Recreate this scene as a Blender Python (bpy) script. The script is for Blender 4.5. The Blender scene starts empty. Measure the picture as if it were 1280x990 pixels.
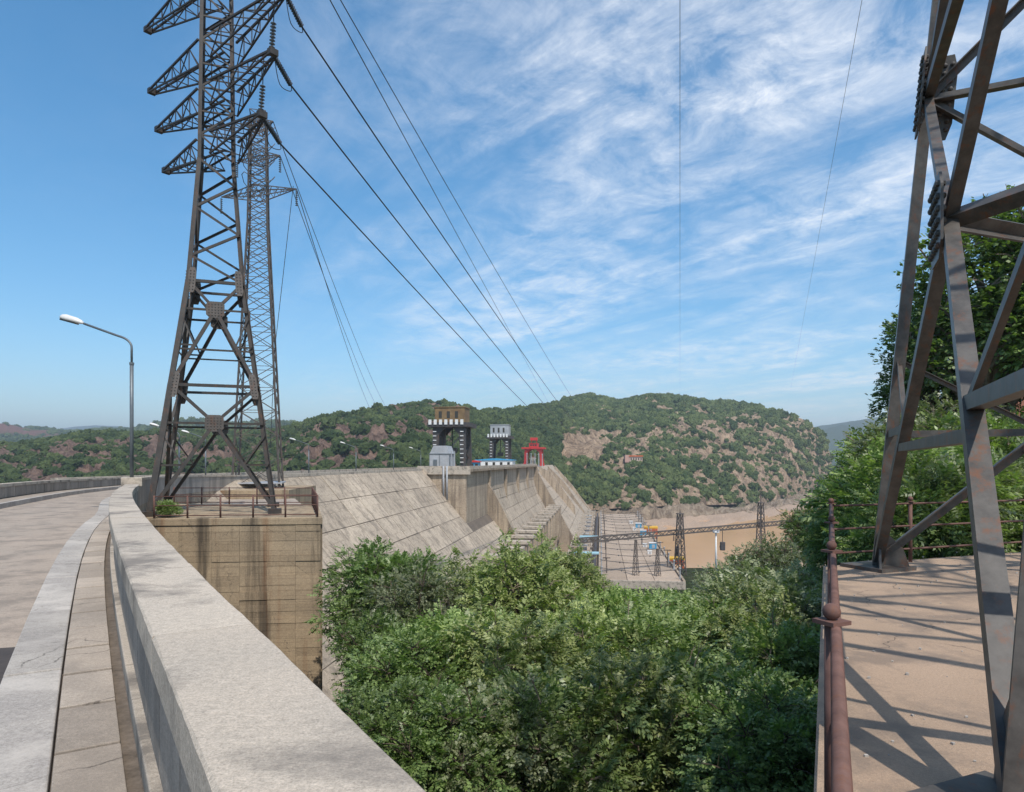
import bpy, math, random
import numpy as np
from mathutils import Vector, Matrix, noise as mnoise
random.seed(7); rng = np.random.default_rng(7)
S = bpy.context.scene
COL = S.collection
R = math.radians

# ------------------------------------------------------------------ camera
F = 850.0; HX = 640.0; HY = 577.0          # focal length / horizon in photo pixels (1280 x 990)
cd = bpy.data.cameras.new('camera'); cam = bpy.data.objects.new('camera', cd); COL.objects.link(cam)
cam.location = (0, 0, 0); cam.rotation_euler = (R(90), 0, 0)
cd.sensor_width = 36; cd.lens = 36 * F / 1280; cd.shift_y = (HY - 495) / 1280
cd.clip_start = 0.05; cd.clip_end = 40000
S.camera = cam
# ------------------------------------------------------------------ sky, sun, exposure
SUN_EL, SUN_AZ = 57, 160                   # azimuth clockwise from +Y
w = bpy.data.worlds.new('World'); S.world = w; w.use_nodes = True
nt = w.node_tree; nt.nodes.clear()
def N(tree, t, **kw):
    n = tree.nodes.new(t)
    for k, v in kw.items():
        if k.startswith('i_'):
            key = k[2:]
            n.inputs[int(key) if key.isdigit() else key].default_value = v
        else: setattr(n, k, v)
    return n
def ramp(tree, fac, stops):
    n = tree.nodes.new('ShaderNodeValToRGB'); e = n.color_ramp.elements
    while len(e) < len(stops): e.new(0.5)
    for q, (p, c) in zip(e, stops):
        q.position = p; q.color = (c, c, c, 1) if isinstance(c, (int, float)) else (*c, 1)
    tree.links.new(fac, n.inputs[0]); return n.outputs[0]
def build_sky():
    L = nt.links.new
    sky = N(nt, 'ShaderNodeTexSky', sky_type='NISHITA', sun_disc=False, sun_elevation=R(SUN_EL), sun_rotation=R(SUN_AZ),
            altitude=300, air_density=1.0, dust_density=1.3, ozone_density=2.2)
    tc = N(nt, 'ShaderNodeTexCoord'); sep = N(nt, 'ShaderNodeSeparateXYZ'); L(tc.outputs['Generated'], sep.inputs[0])
    # project view direction on a high flat cloud sheet (x/z, y/z)
    zz = N(nt, 'ShaderNodeMath', operation='ADD', i_1=0.10); L(sep.outputs[2], zz.inputs[0])
    zm = N(nt, 'ShaderNodeMath', operation='MAXIMUM', i_1=0.02); L(zz.outputs[0], zm.inputs[0])
    dx = N(nt, 'ShaderNodeMath', operation='DIVIDE'); L(sep.outputs[0], dx.inputs[0]); L(zm.outputs[0], dx.inputs[1])
    dy = N(nt, 'ShaderNodeMath', operation='DIVIDE'); L(sep.outputs[1], dy.inputs[0]); L(zm.outputs[0], dy.inputs[1])
    cb = N(nt, 'ShaderNodeCombineXYZ'); L(dx.outputs[0], cb.inputs[0]); L(dy.outputs[0], cb.inputs[1])
    rt = N(nt, 'ShaderNodeMapping'); L(cb.outputs[0], rt.inputs[0]); rt.inputs['Rotation'].default_value = (0, 0, R(-128))
    mp = N(nt, 'ShaderNodeMapping'); L(rt.outputs[0], mp.inputs[0]); mp.inputs['Scale'].default_value = (0.45, 1.45, 1); mp.inputs['Location'].default_value = (1.3, 0.4, 0)
    n1 = N(nt, 'ShaderNodeTexNoise', i_Scale=1.5, i_Detail=12.0, i_Roughness=0.66, i_Distortion=0.7); L(mp.outputs[0], n1.inputs['Vector'])
    n2 = N(nt, 'ShaderNodeTexNoise', i_Scale=0.55, i_Detail=3.0, i_Roughness=0.5); L(cb.outputs[0], n2.inputs['Vector'])
    n3 = N(nt, 'ShaderNodeTexNoise', i_Scale=5.5, i_Detail=9.0, i_Roughness=0.68, i_Distortion=0.4); L(rt.outputs[0], n3.inputs['Vector'])
    a = ramp(nt, n1.outputs[0], [(0.36, 0.0), (0.66, 1.0)])
    b = ramp(nt, n2.outputs[0], [(0.34, 0.15), (0.56, 1.0)])
    c = ramp(nt, n3.outputs[0], [(0.36, 0.12), (0.64, 1.0)])
    # cirrus bank lies ahead and to the right; open blue to the left
    side = N(nt, 'ShaderNodeMapRange', i_1=-0.42, i_2=0.12, i_3=0.03, i_4=1.0); L(sep.outputs[0], side.inputs[0])
    low = N(nt, 'ShaderNodeMapRange', i_1=0.0, i_2=0.10, i_3=0.0, i_4=1.0); L(sep.outputs[2], low.inputs[0])
    cur = None
    for o in (a, b, c, side.outputs[0], low.outputs[0]):
        if cur is None: cur = o; continue
        m = N(nt, 'ShaderNodeMath', operation='MULTIPLY'); L(cur, m.inputs[0]); L(o, m.inputs[1]); cur = m.outputs[0]
    m = N(nt, 'ShaderNodeMath', operation='MULTIPLY', i_1=0.95); L(cur, m.inputs[0])
    mix = N(nt, 'ShaderNodeMix', data_type='RGBA'); L(m.outputs[0], mix.inputs[0]); hs = N(nt, 'ShaderNodeHueSaturation', i_Hue=0.49, i_Saturation=1.34, i_Value=1.30); L(sky.outputs[0], hs.inputs['Color']); L(hs.outputs[0], mix.inputs[6])
    mix.inputs[7].default_value = (8.0, 8.15, 8.4, 1)
    bg = N(nt, 'ShaderNodeBackground', i_Strength=0.145); L(mix.outputs[2], bg.inputs[0])
    out = N(nt, 'ShaderNodeOutputWorld'); L(bg.outputs[0], out.inputs[0])
build_sky()
sd = bpy.data.lights.new('sun', 'SUN'); sd.energy = 4.2; sd.angle = R(0.53); sd.color = (1, 0.955, 0.89)
sun = bpy.data.objects.new('sun', sd); COL.objects.link(sun)
to_sun = Vector((math.sin(R(SUN_AZ)) * math.cos(R(SUN_EL)), math.cos(R(SUN_AZ)) * math.cos(R(SUN_EL)), math.sin(R(SUN_EL))))
sun.rotation_euler = to_sun.to_track_quat('Z', 'Y').to_euler(); sun.location = to_sun * 50
S.view_settings.view_transform = 'Standard'; S.view_settings.look = 'None'
S.view_settings.exposure = 0.0; S.view_settings.gamma = 1

# ------------------------------------------------------------------ helpers
def P(px, py, d): return Vector(((px - HX) / F * d, d, (HY - py) / F * d))
def G(px, py, z): return P(px, py, z * F / (HY - py))
UX = Vector((math.sin(R(7.4)), math.cos(R(7.4)), 0)); VX = Vector((math.cos(R(7.4)), -math.sin(R(7.4)), 0))
def UV(u, v, z): return UX * u + VX * v + Vector((0, 0, z))     # dam axis coordinates

class MB:
    def __init__(s): s.v = []; s.f = []
    def poly(s, pts, faces):
        b = len(s.v); s.v += [tuple(p) for p in pts]; s.f += [tuple(i + b for i in f) for f in faces]; return s
    def hexa(s, p):      # 4 bottom ccw, 4 top
        return s.poly(p, [(3, 2, 1, 0), (4, 5, 6, 7), (0, 1, 5, 4), (1, 2, 6, 5), (2, 3, 7, 6), (3, 0, 4, 7)])
    def frame(s, o, a, b, c, sa, sb, sc):   # box centred on o with half-free axes
        o, a, b, c = Vector(o), Vector(a) * sa / 2, Vector(b) * sb / 2, Vector(c) * sc / 2
        return s.hexa([o - a - b - c, o + a - b - c, o + a + b - c, o - a + b - c, o - a - b + c, o + a - b + c, o + a + b + c, o - a + b + c])
    def box(s, c, sx, sy, sz, rz=0):
        ca, sn = math.cos(rz), math.sin(rz)
        return s.frame(c, (ca, sn, 0), (-sn, ca, 0), (0, 0, 1), sx, sy, sz)
    def uvbox(s, u0, u1, v0, v1, z0, z1):
        return s.hexa([UV(u0, v0, z0), UV(u0, v1, z0), UV(u1, v1, z0), UV(u1, v0, z0), UV(u0, v0, z1), UV(u0, v1, z1), UV(u1, v1, z1), UV(u1, v0, z1)])
    def prism(s, base, d):
        n = len(base); d = Vector(d); base = [Vector(p) for p in base]
        return s.poly(base + [p + d for p in base], [tuple(range(n))[::-1], tuple(range(n, 2 * n))] + [(i, (i + 1) % n, n + (i + 1) % n, n + i) for i in range(n)])
    def bar(s, p, q, wd, ht=None, up=(0, 0, 1)):
        p, q = Vector(p), Vector(q); ht = ht or wd; z = (q - p); l = z.length
        if l < 1e-6: return s
        z /= l; x = Vector(up).cross(z)
        if x.length < 1e-3: x = Vector((1, 0, 0)).cross(z)
        if x.length < 1e-3: x = Vector((0, 1, 0)).cross(z)
        x.normalize(); y = z.cross(x)
        return s.frame((p + q) / 2, x, y, z, wd, ht, l)
    def tube(s, path, r, n=8, caps=True):
        path = [Vector(p) for p in path]; rs = r if isinstance(r, (list, tuple)) else [r] * len(path); rings = []
        x = None
        for i, p in enumerate(path):
            t = (path[min(i + 1, len(path) - 1)] - path[max(i - 1, 0)]).normalized()
            if x is None:
                x = t.orthogonal().normalized()
            x = (x - t * x.dot(t)).normalized(); y = t.cross(x); b = len(s.v); rings.append(b)
            for k in range(n):
                a = 2 * math.pi * k / n; s.v.append(tuple(p + (x * math.cos(a) + y * math.sin(a)) * rs[i]))
        for a, b in zip(rings, rings[1:]):
            for k in range(n): s.f.append((a + k, a + (k + 1) % n, b + (k + 1) % n, b + k))
        if caps:
            s.f.append(tuple(rings[0] + k for k in range(n))[::-1]); s.f.append(tuple(rings[-1] + k for k in range(n)))
        return s
    def lathe(s, o, axis, prof, n=12):     # prof = [(r, h)]
        o, axis = Vector(o), Vector(axis).normalized()
        x = axis.orthogonal().normalized(); y = axis.cross(x); rings = []
        for r, h in prof:
            rings.append(len(s.v))
            for k in range(n):
                a = 2 * math.pi * k / n; s.v.append(tuple(o + axis * h + (x * math.cos(a) + y * math.sin(a)) * max(r, 1e-4)))
        for a, b in zip(rings, rings[1:]):
            for k in range(n): s.f.append((a + k, a + (k + 1) % n, b + (k + 1) % n, b + k))
        s.f.append(tuple(rings[0] + k for k in range(n))[::-1]); s.f.append(tuple(rings[-1] + k for k in range(n)))
        return s
    def build(s, name, mat, parent=None, smooth=False, bevel=0):
        me = bpy.data.meshes.new(name); me.from_pydata(s.v, [], s.f); me.update()
        return link(name, me, mat, parent, smooth, bevel)
def link(name, me, mat, parent=None, smooth=False, bevel=0):
    if mat and not me.materials: me.materials.append(mat)
    if smooth: me.polygons.foreach_set('use_smooth', [True] * len(me.polygons))
    o = bpy.data.objects.new(name, me); COL.objects.link(o)
    if parent:
        o.parent = parent; o.matrix_parent_inverse = Matrix.Translation(-Vector(parent.location))
    if bevel:
        m = o.modifiers.new('bevel', 'BEVEL'); m.width = bevel; m.segments = 2; m.limit_method = 'ANGLE'; m.angle_limit = R(40)
    return o
def tag(o, label, cat, group=None):
    o['label'] = label; o['category'] = cat
    if group: o['group'] = group
    return o
def thing(name, loc, label, cat, group=None):
    o = bpy.data.objects.new(name, None); COL.objects.link(o); o.location = loc; o.empty_display_size = 0.3
    return tag(o, label, cat, group)
def struct(o): o['kind'] = 'structure'; return o
def stuff(o): o['kind'] = 'stuff'; return o

# ------------------------------------------------------------------ materials
def base_mat(name, rough=0.85, metal=0.0, spec=0.3):
    m = bpy.data.materials.new(name); m.use_nodes = True; t = m.node_tree; b = t.nodes['Principled BSDF']
    b.inputs['Roughness'].default_value = rough; b.inputs['Metallic'].default_value = metal; b.inputs['Specular IOR Level'].default_value = spec
    return m, t, b
def pos_noise(t, scale, vec=(1, 1, 1), detail=6, rough=0.6, dist=0.0):
    g = N(t, 'ShaderNodeNewGeometry'); mp = N(t, 'ShaderNodeMapping'); mp.inputs['Scale'].default_value = vec
    t.links.new(g.outputs['Position'], mp.inputs[0])
    n = N(t, 'ShaderNodeTexNoise', i_Scale=scale, i_Detail=float(detail), i_Roughness=rough, i_Distortion=dist)
    t.links.new(mp.outputs[0], n.inputs['Vector']); return n.outputs[0]
def mixc(t, fac, a, b, mode='MIX'):
    m = N(t, 'ShaderNodeMix', data_type='RGBA', blend_type=mode)
    if isinstance(fac, float): m.inputs[0].default_value = fac
    else: t.links.new(fac, m.inputs[0])
    for i, c in ((6, a), (7, b)):
        if isinstance(c, tuple): m.inputs[i].default_value = (*c, 1)
        else: t.links.new(c, m.inputs[i])
    return m.outputs[2]
def bump(t, b, h, strength=0.4, dist=0.02):
    n = N(t, 'ShaderNodeBump', i_Strength=strength, i_Distance=dist); t.links.new(h, n.inputs['Height']); t.links.new(n.outputs[0], b.inputs['Normal'])
def concrete(name, c1, c2, big=0.35, fine=14, stain=(0.06, 0.05, 0.04), stain_amt=0.5, streak=False, vary=0.12, lines=None, bdist=0.01, rust=0.0, crack=0.0, lo=0.47):
    m, t, b = base_mat(name, 0.9, 0, 0.2)
    a = ramp(t, pos_noise(t, big, detail=8), [(0.3, 0.0), (0.7, 1.0)])
    col = mixc(t, a, c1, c2)
    f = pos_noise(t, fine, detail=5, rough=0.7)
    col = mixc(t, 0.55, col, ramp(t, f, [(0.25, 0.30), (0.5, 0.5), (0.75, 0.68)]), 'OVERLAY')
    sp2 = pos_noise(t, fine * 3.7, detail=3, rough=0.8)
    col = mixc(t, 0.6, col, ramp(t, sp2, [(0.30, 0.22), (0.5, 0.5), (0.70, 0.74)]), 'OVERLAY')
    if stain_amt:
        sv = (1.0, 1.0, 0.06) if streak else (1, 1, 1)
        s = ramp(t, pos_noise(t, 0.75 if streak else 1.1, sv, 9, 0.68, 0.3), [(lo, 0.0), (lo + .13, stain_amt)])
        col = mixc(t, s, col, stain)
    if rust:
        s = ramp(t, pos_noise(t, 1.1, (1.0, 1.0, 0.05), 6, 0.6), [(0.56, 0.0), (0.70, rust)])
        col = mixc(t, s, col, (0.20, 0.085, 0.035))
    if lines:      # board-mark / lift lines along z
        g = N(t, 'ShaderNodeNewGeometry'); sp = N(t, 'ShaderNodeSeparateXYZ'); t.links.new(g.outputs['Position'], sp.inputs[0])
        cmb = N(t, 'ShaderNodeMath', operation='MULTIPLY', i_1=lines); t.links.new(sp.outputs[2], cmb.inputs[0])
        nz = pos_noise(t, 0.9, (1, 1, 1), 5); ad = N(t, 'ShaderNodeMath', operation='MULTIPLY_ADD', i_1=0.5); t.links.new(nz, ad.inputs[0]); t.links.new(cmb.outputs[0], ad.inputs[2])
        fr = N(t, 'ShaderNodeMath', operation='FRACT'); t.links.new(ad.outputs[0], fr.inputs[0])
        ln = ramp(t, fr.outputs[0], [(0.0, 1.0), (0.07, 0.0)])
        lm = N(t, 'ShaderNodeMath', operation='MULTIPLY'); t.links.new(ln, lm.inputs[0]); t.links.new(ramp(t, pos_noise(t, 0.8, detail=4), [(0.42, 0.0), (0.6, 0.75)]), lm.inputs[1])
        col = mixc(t, lm.outputs[0], col, (0.07, 0.05, 0.035))
    if crack:
        g = N(t, 'ShaderNodeNewGeometry'); nv = N(t, 'ShaderNodeTexNoise', i_Scale=2.2, i_Detail=6.0); t.links.new(g.outputs['Position'], nv.inputs['Vector'])
        ad = N(t, 'ShaderNodeVectorMath', operation='MULTIPLY_ADD'); ad.inputs[1].default_value = (.5, .5, .5); t.links.new(nv.outputs['Color'], ad.inputs[0]); t.links.new(g.outputs['Position'], ad.inputs[2])
        vo = N(t, 'ShaderNodeTexVoronoi', feature='DISTANCE_TO_EDGE', i_Scale=crack); t.links.new(ad.outputs[0], vo.inputs['Vector'])
        cm = N(t, 'ShaderNodeMath', operation='MULTIPLY'); t.links.new(ramp(t, vo.outputs['Distance'], [(0.0, 1.0), (0.006 * crack / .5, 0.0)]), cm.inputs[0]); t.links.new(ramp(t, pos_noise(t, .7, detail=3), [(0.48, 0.0), (0.56, .8)]), cm.inputs[1])
        col = mixc(t, cm.outputs[0], col, (0.06, 0.05, 0.042))
    if vary:
        oi = N(t, 'ShaderNodeObjectInfo'); v = ramp(t, oi.outputs['Random'], [(0.0, 0.5 - vary), (1.0, 0.5 + vary)])
        col = mixc(t, 1.0, col, v, 'OVERLAY')
    t.links.new(col, b.inputs['Base Color']); bump(t, b, f, 0.5, bdist); return m
def metal(name, c1, c2=None, rough=0.6, rust=0.0, scale=3.0, metallic=0.0):
    m, t, b = base_mat(name, rough, metallic, 0.4)
    n = pos_noise(t, scale, detail=7, rough=0.7)
    col = mixc(t, ramp(t, n, [(0.35, 0.0), (0.65, 1.0)]), c1, c2 or tuple(x * 0.75 for x in c1))
    if rust:
        r = ramp(t, pos_noise(t, scale * 1.7, (1, 1, 0.5), 8, 0.72), [(0.53, 0.0), (0.66, rust)])
        col = mixc(t, r, col, (0.16, 0.062, 0.028))
    t.links.new(col, b.inputs['Base Color']); bump(t, b, n, 0.25, 0.004); return m
def leafmat(name, c1, c2, trans=0.32):
    m, t, b = base_mat(name, 0.42, 0, 0.5)
    g = N(t, 'ShaderNodeNewGeometry'); oi = N(t, 'ShaderNodeObjectInfo')
    col = mixc(t, g.outputs['Random Per Island'], c1, c2)
    col = mixc(t, 1.0, col, ramp(t, oi.outputs['Random'], [(0.0, 0.36), (1.0, 0.64)]), 'OVERLAY')
    t.links.new(col, b.inputs['Base Color'])
    tr = N(t, 'ShaderNodeBsdfTranslucent'); t.links.new(mixc(t, 1.0, col, (1.2, 1.5, 0.5), 'MULTIPLY'), tr.inputs[0])
    ms = N(t, 'ShaderNodeMixShader', i_0=trans); t.links.new(b.outputs[0], ms.inputs[1]); t.links.new(tr.outputs[0], ms.inputs[2])
    t.links.new(ms.outputs[0], t.nodes['Material Output'].inputs[0]); return m
M = dict(
    coping=concrete('coping_concrete', (0.50, 0.42, 0.33), (0.40, 0.345, 0.28), 0.9, 32, (0.13, 0.115, 0.10), 0.75, vary=0.03, bdist=0.012, crack=.55, lo=.50),
    wall=concrete('wall_concrete', (0.36, 0.31, 0.26), (0.27, 0.24, 0.205), 0.8, 18, (0.10, 0.09, 0.08), 0.45, True, vary=0.05),
    slab=concrete('slab_concrete', (0.43, 0.355, 0.28), (0.35, 0.295, 0.24), 0.8, 40, (0.2, 0.17, 0.14), 0.4, vary=0.09, crack=.8),
    kerb=concrete('kerb_concrete', (0.42, 0.38, 0.33), (0.31, 0.28, 0.25), 0.9, 22, (0.52, 0.47, 0.41), 0.6, vary=0.05, crack=.8),
    road=concrete('road_surface', (0.40, 0.32, 0.25), (0.33, 0.275, 0.22), 0.5, 30, (0.17, 0.145, 0.12), 0.6, vary=0, bdist=0.02, crack=.35),
    dirt=concrete('terrace_surface', (0.45, 0.315, 0.215), (0.36, 0.255, 0.175), 0.5, 45, (0.20, 0.155, 0.12), 0.65, vary=0, bdist=0.03, crack=.6),
    pier=concrete('pier_concrete', (0.40, 0.30, 0.19), (0.29, 0.225, 0.15), 0.5, 9, (0.07, 0.055, 0.04), 0.85, True, vary=0.06, lines=3.2, rust=0.65, lo=.50, crack=.5),
    damface=concrete('dam_concrete', (0.47, 0.385, 0.29), (0.36, 0.295, 0.225), 0.12, 2.2, (0.15, 0.125, 0.10), 0.6, True, vary=0.055, lines=0.9, bdist=0.15, crack=.12, lo=.48),
    damside=concrete('dam_wall_concrete', (0.42, 0.335, 0.24), (0.31, 0.245, 0.18), 0.15, 1.8, (0.13, 0.10, 0.075), 0.7, True, vary=0.06, lines=0.6, bdist=0.06, lo=.48),
    joint=concrete('joint_concrete', (0.17, 0.135, 0.105), (0.12, 0.10, 0.08), 0.3, 3, vary=0, stain_amt=0),
    roof=concrete('roof_concrete', (0.44, 0.34, 0.25), (0.36, 0.28, 0.21), 0.1, 2, (0.22, 0.17, 0.13), 0.4, vary=0.06, bdist=0.04),
    steel=metal('dark_tower_steel', (0.058, 0.050, 0.042), (0.034, 0.029, 0.025), 0.6, 0.45, 2.5),
    steel2=metal('grey_lattice_steel', (0.12, 0.10, 0.085), (0.07, 0.06, 0.05), 0.55, 0.5, 2.0),
    steelN=metal('weathered_tower_steel', (0.115, 0.102, 0.088), (0.055, 0.049, 0.043), 0.45, 0.85, 4.0),
    rustrail=metal('rusty_pipe', (0.165, 0.085, 0.065), (0.10, 0.05, 0.038), 0.75, 0.6, 9.0),
    lamp=metal('galvanised_pole', (0.15, 0.17, 0.18), (0.11, 0.125, 0.135), 0.45, 0.0, 3, 0.2),
    lampwhite=metal('lamp_housing', (0.72, 0.70, 0.66), (0.6, 0.58, 0.54), 0.4), 
    glass=metal('lamp_glass', (0.04, 0.035, 0.03), None, 0.15),
    porcelain=metal('glazed_insulator', (0.05, 0.05, 0.055), (0.10, 0.11, 0.12), 0.15),
    wire=metal('cable', (0.03, 0.03, 0.032), None, 0.5),
    black=metal('dark_machinery', (0.045, 0.042, 0.042), (0.075, 0.065, 0.06), 0.65, 0.4, 0.6),
    greysheet=metal('grey_sheet', (0.40, 0.41, 0.42), (0.29, 0.30, 0.31), 0.5, 0.15, 0.6),
    browncab=metal('stained_cab', (0.25, 0.165, 0.075), (0.15, 0.095, 0.045), 0.7, 0.5, 0.5),
    white=metal('white_paint', (0.78, 0.77, 0.74), None, 0.5), red=metal('red_paint', (0.55, 0.035, 0.03), (0.42, 0.03, 0.028), 0.5, 0.1, 0.5),
    blue=metal('blue_sheet', (0.06, 0.33, 0.56), None, 0.45), yellow=metal('yellow_paint', (0.72, 0.42, 0.04), None, 0.5), orange=metal('orange_paint', (0.62, 0.13, 0.035), None, 0.5),
    paleblue=metal('faded_blue_roof', (0.36, 0.58, 0.64), None, 0.5),
    brick=metal('brick', (0.36, 0.17, 0.12), (0.28, 0.13, 0.09), 0.9, 0, 4),
    bark=metal('bark', (0.115, 0.085, 0.06), (0.07, 0.05, 0.038), 0.9, 0, 6),
    barkpale=metal('pale_bark', (0.25, 0.20, 0.15), (0.15, 0.115, 0.085), 0.9, 0, 6),
    leafA=leafmat('leaf_mid', (0.085, 0.135, 0.035), (0.32, 0.39, 0.14)),
    leafB=leafmat('leaf_dark', (0.06, 0.105, 0.027), (0.22, 0.29, 0.095)),
    leafC=leafmat('leaf_light', (0.14, 0.185, 0.05), (0.42, 0.45, 0.18)),
    leafD=leafmat('leaf_grey_green', (0.11, 0.14, 0.06), (0.34, 0.36, 0.20)),
)
def water_mat():
    m, t, b = base_mat('muddy_water', 0.16, 0, 0.5)
    n = pos_noise(t, 0.02, detail=5); col = mixc(t, ramp(t, n, [(0.3, 0.0), (0.7, 1.0)]), (0.66, 0.385, 0.195), (0.58, 0.335, 0.17))
    t.links.new(col, b.inputs['Base Color']); bump(t, b, pos_noise(t, 0.5, detail=5), 0.25, 0.12); return m
M['water'] = water_mat()
def hill_mat(name, rockc, rockd, soil):
    m, t, b = base_mat(name, 0.95, 0, 0.1)
    at = N(t, 'ShaderNodeAttribute', attribute_name='rock')
    rn = pos_noise(t, 0.16, (1, 1, 0.4), 12, 0.78, 0.9); rc = mixc(t, ramp(t, rn, [(0.40, 0.0), (0.58, 1.0)]), rockd, rockc)
    sn = pos_noise(t, 0.06, detail=8, rough=0.7); sc = mixc(t, ramp(t, sn, [(0.35, 0.0), (0.7, 1.0)]), (0.036, 0.058, 0.020), soil)
    col = mixc(t, ramp(t, at.outputs['Fac'], [(0.42, 0.0), (0.58, 1.0)]), sc, rc)
    t.links.new(col, b.inputs['Base Color']); bump(t, b, rn, 1.0, 5.0); return m
M['hill_right'] = hill_mat('cliff_and_scrub', (0.50, 0.36, 0.24), (0.15, 0.105, 0.07), (0.10, 0.105, 0.045))
M['hill_left'] = hill_mat('red_rock_and_scrub', (0.30, 0.20, 0.15), (0.10, 0.066, 0.052), (0.085, 0.085, 0.042))
M['hill_far'] = hill_mat('far_scrub', (0.22, 0.10, 0.07), (0.12, 0.07, 0.05), (0.07, 0.085, 0.035))
M['bank'] = hill_mat('river_bank_rock', (0.45, 0.35, 0.25), (0.20, 0.145, 0.10), (0.32, 0.26, 0.16))

# ------------------------------------------------------------------ terrain
struct(MB().poly([(-16000, -3000, -60), (16000, -3000, -60), (16000, 26000, -60), (-16000, 26000, -60)], [(0, 1, 2, 3)]).build('ground', M['hill_far']))
struct(MB().poly([(5, 150, -45), (300, 120, -45), (2600, 1500, -45), (1500, 2600, -45), (150, 640, -45), (40, 500, -45)], [(0, 1, 2, 3, 4, 5)]).build('river', M['water']))
def fbm(x, y, z, o=5): return mnoise.fractal(Vector((x, y, z)), 0.9, 2.0, o)
def hill(name, mat, cols, nu, nv, amp, rockf, prof=0.8, fs=0.012, back=0.45, rough=1.0):
    """cols: (px, D_base, z_base, y_ridge, D_ridge)"""
    cols = np.array(cols, float); px = np.linspace(cols[0, 0], cols[-1, 0], nu)
    I = [np.interp(px, cols[:, 0], cols[:, k]) for k in range(1, 5)]
    nb = max(3, nv // 4); verts = []; rock = []
    ts = list(np.linspace(0, 1, nv)) + list(1 + back * np.linspace(0, 1, nb + 1)[1:])
    for i in range(nu):
        k = (px[i] - HX) / F; Db, zb, yr, Dr = I[0][i], I[1][i], I[2][i], I[3][i]; zr = (HY - yr) / F * Dr
        for t in ts:
            D = Db + (Dr - Db) * t; x = k * D
            if t <= 1: z = zb + (zr - zb) * t ** prof
            else: z = zr - (zr - zb) * ((t - 1) / back) ** 1.3
            n1 = fbm(x * fs, D * fs, 3.1 + amp, 5); n2 = mnoise.ridged_multi_fractal(Vector((x * fs * 2.2, D * fs * 2.2, z * fs)), 0.9, 2.0, 4, 1.0, 2.0) - 1.0
            e = min(1, t * 5) * (0.30 + 0.70 * min(1, abs(1 - t) * 4))
            n3 = mnoise.ridged_multi_fractal(Vector((x * fs * 7, D * fs * 7, z * fs * 3)), 0.8, 2.0, 4, 1.0, 2.0) - 1.0
            z2 = z + amp * e * (n1 * 0.9 + n2 * 0.35 * rough + n3 * 0.16)
            rk_ = rockf(px[i], HY - z2 / D * F, t, n1, n2) + 0.17 * n3
            if .42 < rk_ < 1.5 and amp < 20:      # crags stand proud of the soil
                cr = mnoise.ridged_multi_fractal(Vector((x * .06, D * .03, z * .05)), 0.7, 2.1, 4, 1.0, 2.0) - 1.0; z2 += 2.6 * cr * min(1, (rk_ - .42) * 6) * e; D2 = D - 3.0 * cr * min(1, (rk_ - .42) * 6)
            else: D2 = D
            verts.append((x, D2, z2)); rock.append(rockf(px[i], HY - z2 / D * F, t, n1, n2) + 0.17 * n3)
    m = len(ts); faces = [(i * m + j, (i + 1) * m + j, (i + 1) * m + j + 1, i * m + j + 1) for i in range(nu - 1) for j in range(m - 1)]
    me = bpy.data.meshes.new(name); me.from_pydata(verts, [], faces); me.update()
    a = me.attributes.new('rock', 'FLOAT', 'POINT'); a.data.foreach_set('value', rock)
    o = struct(link(name, me, mat, None, True)); return o, np.array(verts).reshape(nu, m, 3), np.array(rock).reshape(nu, m), nv
def bush_group():
    ng = bpy.data.node_groups.new('scrub', 'GeometryNodeTree')
    ng.interface.new_socket('Geometry', in_out='INPUT', socket_type='NodeSocketGeometry'); ng.interface.new_socket('Geometry', in_out='OUTPUT', socket_type='NodeSocketGeometry')
    ms = ng.interface.new_socket('Material', in_out='INPUT', socket_type='NodeSocketMaterial')
    L = ng.links.new; gi = ng.nodes.new('NodeGroupInput'); go = ng.nodes.new('NodeGroupOutput')
    ico = ng.nodes.new('GeometryNodeMeshIcoSphere'); ico.inputs['Subdivisions'].default_value = 3
    sp = ng.nodes.new('GeometryNodeSetPosition'); nz = ng.nodes.new('ShaderNodeTexNoise'); nz.inputs['Scale'].default_value = 2.6; nz.inputs['Detail'].default_value = 3
    nrm = ng.nodes.new('GeometryNodeInputNormal'); sub = ng.nodes.new('ShaderNodeMath'); sub.operation = 'MULTIPLY_ADD'; sub.inputs[1].default_value = 2.0; sub.inputs[2].default_value = -1.0
    L(nz.outputs[0], sub.inputs[0]); sc = ng.nodes.new('ShaderNodeVectorMath'); sc.operation = 'SCALE'; L(nrm.outputs[0], sc.inputs[0]); L(sub.outputs[0], sc.inputs['Scale'])
    L(ico.outputs['Mesh'], sp.inputs['Geometry']); L(sc.outputs[0], sp.inputs['Offset'])
    sm = ng.nodes.new('GeometryNodeSetMaterial'); L(sp.outputs[0], sm.inputs[0]); L(gi.outputs['Material'], sm.inputs['Material'])
    iop = ng.nodes.new('GeometryNodeInstanceOnPoints'); L(gi.outputs[0], iop.inputs['Points']); L(sm.outputs[0], iop.inputs['Instance'])
    for nm, sk in (('bscale', 'Scale'), ('brot', 'Rotation')):
        na = ng.nodes.new('GeometryNodeInputNamedAttribute'); na.data_type = 'FLOAT_VECTOR'; na.inputs[0].default_value = nm; L(na.outputs[0], iop.inputs[sk])
    L(iop.outputs[0], go.inputs[0]); return ng, ms.identifier
BG, BGM = bush_group()
def scrubmat(name, c1, c2):
    m, t, b = base_mat(name, 0.8, 0, 0.15); oi = N(t, 'ShaderNodeObjectInfo')
    col = mixc(t, oi.outputs['Random'], c1, c2); n = pos_noise(t, 1.3, detail=4, rough=0.8)
    col = mixc(t, 0.8, col, ramp(t, n, [(0.3, 0.2), (0.7, 0.75)]), 'OVERLAY'); t.links.new(col, b.inputs['Base Color']); bump(t, b, n, 1.0, 1.2); return m
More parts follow.
